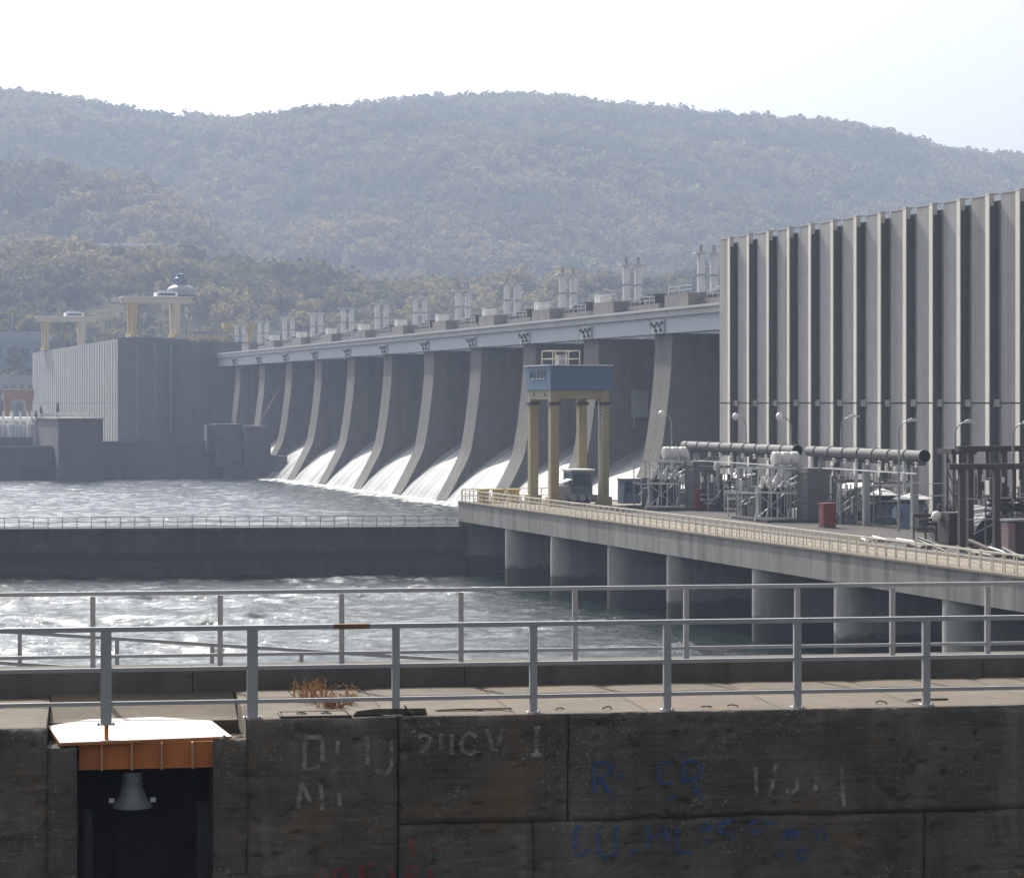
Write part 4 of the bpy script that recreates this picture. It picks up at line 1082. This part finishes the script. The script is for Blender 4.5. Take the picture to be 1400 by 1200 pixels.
MB().box(sPR, SX, .3, 3.6, -.63, -.262).build('slab_bed', M['recess_dark'], lw); MB().box(-11.5, sPL - .01, .3, 3.6, -.63, -.325).build('slab_bed', M['recess_dark'], lw)
for a, b in zip(cuts, cuts[1:]): slab(a + .006, b - .006, .15, 3.6)
slab(-11.5, -7.9, .15, 3.6, -.06); slab(-7.88, sPL - .01, .15, 2.4, -.06); slab(-7.88, sPL-.01, 2.42, 3.6, -.06)
MB().prism([(2.35,-.62),(2.35,-.27),(2.62,-.25),(3.6,-.03),(3.6,-.62)], 'x', sPL + .005, sPR - .015).build('sloping_apron', M['lockdeck'], lw)
MB().box(sPL, sPR, .3, 2.34, -.62, -.5).build('seat_slab', M['lockdeck'], lw)
# broken ledges either side of the cover plate
def chunk(s0, s1, n0, n1, z0, z1, seed, m='lockwall'):
    r = np.random.default_rng(seed); k = 7
    ss = np.linspace(s0, s1, k); nn = np.linspace(n0, n1, k); S, Nn = np.meshgrid(ss, nn)
    Z = z1 + r.normal(0, .018, S.shape); Z[0] -= .03 * r.random(k)
    top = np.stack([S, Nn, Z], -1).reshape(-1, 3); bot = np.stack([S, Nn, S*0 + z0], -1).reshape(-1, 3)
    i = np.arange(k*k).reshape(k, k); fs = [(i[a,b], i[a,b+1], i[a+1,b+1], i[a+1,b]) for a in range(k-1) for b in range(k-1)]
    o = k*k; ring = list(i[0]) + list(i[1:,-1]) + list(i[-1,-2::-1]) + list(i[-2:0:-1,0])
    fs += [(p, p2, p2+o, p+o) for p, p2 in zip(ring, ring[1:]+ring[:1])]
    MB().add([tuple(p) for p in np.concatenate([top, bot])], [tuple(int(x) for x in f) for f in fs]).build('broken_ledge', M[m], lw)
chunk(sLa, sL + .0, .147, .6, -.62, z_px(90, 1023, .1) - LZ, 2)
chunk(sR, sRa, .147, .6, -.62, z_px(310, 1012, .1) - LZ, 3)
chunk(sPR - .03, sRa + .06, .16, 1.9, -.3, -.005, 4, 'lockdeck')
# rear kerb
for k in range(6):
    MB().box(-11.5 + k*3.8, -11.5 + k*3.8 + 3.79, 3.6, 4.35, -.3, .29).build('kerb', M['kerb'], lw)
# hatch frame flush in the deck
hf = thing('hatch_cover', 'flat concrete hatch cover with two lifting rings in the deck', 'hatch', (0,0,0))
hf.parent = None; hf.location = lw.location; hf.rotation_euler = lw.rotation_euler
h0_, h1_ = s_px(386, .35), s_px(474, .35)
MB().box(h0_, h1_, .16, .62, -.02, .022).build('lid', M['lockdeck'], hf)
mb = MB()
for a, b in (((h0_-.03,.13),(h1_+.03,.13)),((h1_+.03,.13),(h1_+.03,.65)),((h1_+.03,.65),(h0_-.03,.65)),((h0_-.03,.65),(h0_-.03,.13))): mb.bar((*a,.014),(*b,.014),.025,.03)
mb.build('frame', M['rust_dark'], hf)
for f in (.3, .68):
    c = h0_ + (h1_-h0_)*f; mb = MB(); n = 10
    for q in range(n):
        a0 = 2*math.pi*q/n; a1 = 2*math.pi*(q+1)/n
        mb.tube((c+.06*math.cos(a0),.38+.06*math.sin(a0),.035),(c+.06*math.cos(a1),.38+.06*math.sin(a1),.035),.009,n=5)
    mb.build('lifting_ring', M['steel_dark'], hf)
# painted letters (flat strokes lying on the concrete), photo coordinates of each stroke
def letter_mat(name, col, lo, hi):
    m, nt, b = new_mat(name); b.inputs['Base Color'].default_value = (*col, 1); b.inputs['Roughness'].default_value = .9
    n = mix(nt, .5, noise(nt, 9, 6, .75), noise(nt, 3, 4, .6, mapscale=(1,1,3)))
    nt.links.new(ramp(nt, n, [(lo, 0.0), (hi, .85)]), b.inputs['Alpha']); return m
LC = letter_mat('faded_white_lettering', (.40,.38,.345), .40, .61)
LB = letter_mat('faded_blue_lettering', (.03,.10,.30), .36, .58)
LR_ = letter_mat('faded_red_lettering', (.34,.04,.04), .40, .60)
def letters(strokes, mat, w):
    for st in strokes:
        mb = MB()
        P = [Vector((s_px(x, 0), 0, z_px(x, y, 0) - LZ)) for x, y in st]
        # a ribbon of constant width, mitred at the bends
        L_ = []; R_ = []
        for i, p in enumerate(P):
            d = (P[min(i+1, len(P)-1)] - P[max(i-1, 0)]).normalized(); nrm = Vector((-d.z, 0, d.x))
            L_.append(p + nrm*w/2); R_.append(p - nrm*w/2)
        L2 = []; R2 = []
        for i in range(len(P)-1):
            for q in range(6): L2.append(L_[i].lerp(L_[i+1], q/6)); R2.append(R_[i].lerp(R_[i+1], q/6))
        L2.append(L_[-1]); R2.append(R_[-1]); k = len(L2)
        mb.add([(p.x, -.035, p.z) for p in L2+R2], [(i, i+1, k+i+1, k+i) for i in range(k-1)])
        mb.build('painted_stroke', mat, lw)
letters([[(416,1007),(440,1007)],[(416,1007),(416,1051),(438,1047)],[(440,1009),(441,1040)],[(461,1012),(461,1030)],
 [(502,1005),(502,1044)],[(512,1050),(520,1057),(530,1055),(535,1045),(535,1010)],[(571,1007),(579,1003),(588,1008),(585,1018),(574,1028)],
 [(602,1002),(602,1023)],[(617,1002),(617,1030)],[(651,1007),(641,1001),(633,1007),(630,1017),(633,1026),(642,1030),(651,1025)],
 [(664,996),(676,1026)],[(688,995),(677,1026)],[(733,994),(733,1029)],[(725,1031),(741,1031)],[(729,994),(738,994)],
 [(412,1068),(407,1104)],[(412,1068),(424,1096)],[(438,1070),(441,1106)],[(463,1082),(464,1101)],
 [(1032,1048),(1034,1088)],[(1060,1043),(1052,1087)],[(1089,1057),(1089,1077),(1082,1083),(1073,1080)],[(1114,1060),(1114,1080)],[(1150,1048),(1152,1102)]], LC, .055)
letters([[(812,1042),(812,1084)],[(812,1042),(827,1041),(835,1049),(830,1059),(814,1063)],[(819,1063),(833,1084)],[(843,1060),(851,1060)],
 [(901,1042),(917,1042)],[(901,1042),(901,1068)],[(901,1068),(916,1070)],[(911,1090),(923,1089)],
 [(934,1040),(934,1070)],[(934,1040),(950,1039),(958,1048),(955,1061),(938,1066)],[(947,1070),(958,1091)],
 [(798,1128),(787,1130),(785,1148),(786,1165),(796,1168),(806,1158)],[(817,1128),(817,1164),(828,1171),(841,1167),(842,1128)],[(861,1165),(872,1160)],
 [(885,1128),(886,1158)],[(886,1146),(909,1138)],[(910,1130),(912,1151)],[(925,1130),(925,1163),(944,1164)],[(955,1132),(966,1123),(971,1130),(958,1136)],[(968,1145),(968,1153)],
 [(982,1125),(1001,1121)],[(982,1125),(985,1138),(999,1136)],[(1000,1136),(1002,1150)],[(1025,1124),(1036,1122)],[(1026,1136),(1041,1135)],[(1045,1122),(1060,1125)],
 [(1072,1149),(1073,1133),(1080,1135),(1081,1147)],[(1081,1137),(1088,1135),(1090,1146)],[(1107,1134),(1116,1134),(1117,1150)],[(1127,1132),(1126,1147)],
 [(1090,1160),(1090,1174),(1103,1173),(1101,1166),(1102,1160),(1090,1160)],[(1061,1160),(1071,1160)],[(1061,1167),(1069,1168)]], LB, .05)
letters([[(558,1147),(566,1150),(562,1158),(568,1165),(559,1168)],[(576,1158),(580,1158)],[(594,1160),(598,1160)],[(431,1200),(440,1184),(447,1200)],[(456,1201),(458,1187),(470,1188),(472,1200)],[(492,1184),(494,1200)],[(492,1184),(512,1181)],[(493,1193),(508,1192)],
 [(534,1184),(536,1201)],[(556,1201),(556,1186),(571,1184)],[(557,1194),(568,1193)],[(588,1186),(589,1200)]], LR_, .05)

# cover plate over the recess
cp = thing('cover_plate', 'white topped steel cover plate with an orange girder over the recess', 'cover plate', (LO.x, LO.y, LZ), LRZ)
PZ = -.235
def plan(px, py, z):
    """a point seen in the photo on a level plane, in the wall's own plan coordinates"""
    d = F * -(LZ + z) / (py - 551); xc = (px - 700) / F * d; dy = d - LD
    return (xc * math.cos(TH) + dy * math.sin(TH), -xc * math.sin(TH) + dy * math.cos(TH))
hexa = [plan(*q, PZ) for q in ((82,1015),(66,992),(120,983),(214,979.5),(289,984.5),(317,1006))]
MB().prism(hexa, 'z', PZ - .005, PZ).build('white_top', M['plate'], cp)
MB().prism(hexa, 'z', PZ - .04, PZ - .006).build('plate_edge', M['rust'], cp)
g0, g1 = s_px(108, .2), s_px(292, .2)
zb = z_px(200, 1047, .2) - LZ
MB().box(g0, g1, .2, .225, zb, PZ - .04).build('girder_web', M['rust'], cp)
MB().box(g0, g1, .14, .3, zb - .02, zb).build('girder_flange', M['rust'], cp)
MB().box(g0, g1, 1.6, 1.63, zb, PZ - .04).build('girder_web', M['rust'], cp)
for px in (139, 180, 221, 263):
    s = s_px(px, .2); MB().box(s-.011, s+.011, .115, .2, zb - .035, PZ - .04).build('stiffener', M['rust_pale'], cp)
# bell lamp
bl = thing('bell_fitting', 'grey bell shaped fitting hanging in the dark recess below the plate', 'fitting', (LO.x, LO.y, LZ), LRZ)
bs = s_px(181, .75); bz = lambda y: z_px(181, y, .75) - LZ
MB().lathe([(.0,bz(1054)),(.125,bz(1054)),(.13,bz(1057)),(.125,bz(1069)),(.14,bz(1070)),(.14,bz(1072)),(.125,bz(1073)),(.135,bz(1076)),(.2,bz(1094)),(.23,bz(1098)),(.255,bz(1101)),(.25,bz(1103)),(0,bz(1102))], (bs,.75,0), 28).build('bell', M['steel'], bl, smooth=40)
MB().tube((bs,.75,bz(1056)),(bs,.75,PZ-.04),.03,n=8).build('stem', M['steel_dark'], bl)
for q in (-1,1): MB().box(bs+q*.26-.035, bs+q*.26+.035, .72, .78, bz(1096), bz(1090)).build('lug', M['porcelain'], bl)

# railings on the lock wall
fr = thing('front_railing', 'grey steel railing along the front edge of the lock wall', 'railing', (LO.x, LO.y, LZ), LRZ)
RN = .27
zr = lambda py: z_px(700, py, RN) - LZ
T0, T1, T2 = zr(853), zr(907), zr(952)
px_posts = (145, 345, 541, 729, 912, 1090, 1266)
sps = [s_px(p, RN) for p in px_posts]
dS = (sps[-1] - sps[2]) / 4
posts = [(s, i < 2) for i, s in enumerate(sps)] + [(sps[-1] + dS*k, False) for k in (1,2)] + [(sps[0] - dS*k, False) for k in (1,2)]
for i, (s, wide) in enumerate(posts):
    w = .068 if wide else .048
    zb_ = z_px(145, 990, RN) - LZ if i == 0 else (-.05 if s < sps[0] else 0)
    p = MB().box(s-w, s+w, RN-.04, RN+.04, zb_ + .012, T0 - .03).build('post', M['rail'], fr)
    MB().box(s-w*1.7, s+w*1.7, RN-.1, RN+.1, zb_, zb_ + .014).build('base_plate', M['steel_pale'] if not wide else M['rail'], p)
    for q in (-1,1): MB().tube((s+q*w*1.35,RN-.07,zb_+.014),(s+q*w*1.35,RN-.07,zb_+.03),.012,n=6).build('bolt', M['steel_dark'], p)
s = sps[0]; MB().box(s-.02, s+.03, RN-.03, RN+.02, zb - .0 + .12, z_px(145, 990, RN) - LZ).build('post_stub', M['rust'], fr)
MB().bar((-11.4,RN,T0),(SX,RN,T0),.085,.06).build('top_rail', M['rail'], fr)
MB().bar((-11.4,RN,T1),(SX,RN,T1),.05,.05).build('middle_rail', M['rail'], fr)
MB().bar((-11.4,RN,T2),(SX,RN,T2),.05,.05).build('bottom_rail', M['rail'], fr)
rw = paint('rust_patch', (.22,.12,.07), .8, 0, .3, 6)
MB().bar((s_px(456,RN),RN,T0),(s_px(505,RN),RN,T0),.089,.064).build('rust_patch', rw, fr)
re_ = thing('rear_railing', 'grey steel railing on the rear kerb of the lock wall', 'railing', (LO.x, LO.y, LZ + .29), LRZ)
QN = 3.85; zq = lambda py: z_px(700, py, QN) - LZ - .29
rp = [s_px(p, QN) for p in (127,301,467,630,786,938,1090,1220,1350)]
dR = (rp[-1]-rp[0])/8
for s in rp + [rp[-1]+dR, rp[0]-dR, rp[0]-2*dR]:
    MB().box(s-.036, s+.036, QN-.035, QN+.035, 0, zq(809)).build('post', M['rail'], re_)
MB().bar((-11.4,QN,zq(805)),(SX,QN,zq(805)),.08,.055).build('top_rail', M['rail'], re_)
MB().bar((-11.4,QN,zq(889)),(SX,QN,zq(889)),.045,.045).build('lower_rail', M['rail'], re_)
# ramp with its railing behind the wall
rm = thing('access_ramp', 'sloping access ramp going down behind the lock wall', 'ramp', (LO.x, LO.y, LZ), LRZ)
VN = 5.9
zv = lambda px, py: z_px(px, py, VN) - LZ
ra = (s_px(-150,VN), zv(-150,853)); rb = (s_px(900,VN), zv(900,920))
def ramp_z(s, off=0): t = (s-ra[0])/(rb[0]-ra[0]); return ra[1] + (rb[1]-ra[1])*t + off
mb = MB(); mb.prism([(ra[0], ramp_z(ra[0],-1.25)), (rb[0], ramp_z(rb[0],-1.25)), (rb[0], ramp_z(rb[0],-1.05)), (ra[0], ramp_z(ra[0],-1.05))], 'y', 4.42, 6.0)
mb.build('ramp_slab', M['kerb'], rm)
MB().box(ra[0], rb[0], 4.42, 4.8, WZ-LZ, ramp_z(rb[0], -1.3)).build('support_wall', M['recess_dark'], rm)
rs = thing('ramp_railing', 'grey handrail sloping down to the right behind the lock wall', 'railing', (LO.x, LO.y, LZ), LRZ)
for px in (-100, 27, 160, 290, 412, 540, 668, 790):
    s = s_px(px, VN); MB().box(s-.03, s+.03, VN-.03, VN+.03, ramp_z(s, -1.04), ramp_z(s, -.02)).build('post', M['rail'], rs)
for off in (0, -.46): MB().bar((ra[0],VN,ramp_z(ra[0],off)),(rb[0],VN,ramp_z(rb[0],off)),.05,.05).build('rail', M['rail'], rs)

# planks, rebar and dry weeds on the deck
def plank(label, px0, px1, n, w, h, tilt=0.0):
    s0, s1 = s_px(px0, n), s_px(px1, n)
    t = thing('timber_plank', label, 'plank', (LO.x, LO.y, LZ), LRZ, 'timbers lying on the deck')
    d = (s1-s0); mb = MB()
    mb.prism([(s0, .01), (s1, .01), (s1-.02, h), (s0+d*.3, h*1.05), (s0+.05, h*.75)], 'y', n-w/2, n+w/2)
    mb.build('board', M['timber'], t); return t
plank('dark broken timber lying left of the third front post', 482, 583, .3, .14, .085)
plank('thin dark batten on the deck left of the fourth front post', 594, 700, .62, .08, .03)
plank('dark batten on the deck beside the last front post', 1238, 1296, .8, .08, .03)
pg = thing('timber_peg', 'short dark peg sticking out of the broken timber', 'peg', (LO.x, LO.y, LZ), LRZ)
MB().bar((s_px(556,.2),.2,.085),(s_px(566,.2),.18,.0),.03).build('peg', M['timber'], pg); MB().bar((s_px(556,.2),.2,.085),(s_px(553,.2),.2,.125),.022).build('tip', M['timber'], pg)
for k, px in enumerate((655, 765, 830, 966, 1002, 1205)):
    s = s_px(px, .5); t = thing('rebar_loop', f'small rusty lifting loop in the deck, {["first","second","third","fourth","fifth","sixth","seventh","eighth","ninth","tenth"][k]} from the left', 'lifting loop', (LO.x, LO.y, LZ), LRZ, 'lifting loops in the deck')
    mb = MB(); n = 8; hh = .012 + .02*((k*7)%3)/2; pts = [(s+.06*math.cos(math.pi*q/n), .5+.05*math.sin(q*.5+k), .005+hh*math.sin(math.pi*q/n)) for q in range(n+1)]
    for a, b in zip(pts, pts[1:]): mb.tube(a, b, .009, n=6)
    mb.build('loop', M['rust_dark'], t)
def weeds(label, px, n, cnt, h, spread, seed):
    r = random.Random(seed); s0 = s_px(px, n)
    t = thing('dry_weed', label, 'weed', (LO.x, LO.y, LZ), LRZ, 'dry weeds on the deck')
    m, nt, b = new_mat('dry_weed'); c = ramp(nt, noise(nt, 14, 3), [(.3, (.22,.10,.035)), (.7, (.45,.27,.11))]); nt.links.new(c, b.inputs['Base Color']); b.inputs['Roughness'].default_value = .9
    stem = MB(); leaf = MB()
    for k in range(cnt):
        a = r.uniform(0, 6.28); L = h * r.uniform(.45, 1.1); lean = r.uniform(.05, .75)
        p = Vector((s0 + r.uniform(-spread, spread), n + r.uniform(-.1, .1), 0)); d = Vector((math.cos(a)*lean, math.sin(a)*lean, 1)).normalized()
        prev = p
        for q in range(1, 5):
            d = (d + Vector((r.uniform(-.2,.2), r.uniform(-.2,.2), -.06*q))).normalized()
            nx = prev + d * L / 4; stem.tube(prev, nx, .004, .003, 4, False)
            for w in range(3):
                e = Vector((r.uniform(-1,1), r.uniform(-1,1), r.uniform(-.2,1))).normalized()
                c0 = prev.lerp(nx, r.random()); sd = e.orthogonal().normalized() * .007; ln = r.uniform(.025,.07)
                leaf.add([c0 - sd, c0 + sd, c0 + e*ln], [(0,1,2)])
            prev = nx
    stem.build('stems', m, t); leaf.build('leaves', m, t)
weeds('larger clump of dry orange weeds growing at the deck kerb', 425, 2.0, 46, .34, .22, 1)
weeds('smaller clump of dry orange weeds nearer the front railing', 452, 1.2, 44, .22, .17, 2)
weeds('thin dry weed stalks right of the weed clumps', 476, 1.5, 14, .3, .06, 3)

# ------------------------------------------------------------------ haze
hm = bpy.data.materials.new('haze_air'); hm.use_nodes = True; hn = hm.node_tree
hn.nodes.remove(hn.nodes['Principled BSDF'])
pv = hn.nodes.new('ShaderNodeVolumePrincipled'); pv.inputs['Color'].default_value = (.63,.75,1.0,1)
pv.inputs['Density'].default_value = 2.5e-4; pv.inputs['Anisotropy'].default_value = .1
hn.links.new(pv.outputs['Volume'], hn.nodes['Material Output'].inputs['Volume'])
hz = MB().box(-2600, 3600, -700, 4200, -160, 335).build('haze', hm)
stuff(hz); hz['label'] = 'pale bluish haze filling the valley'
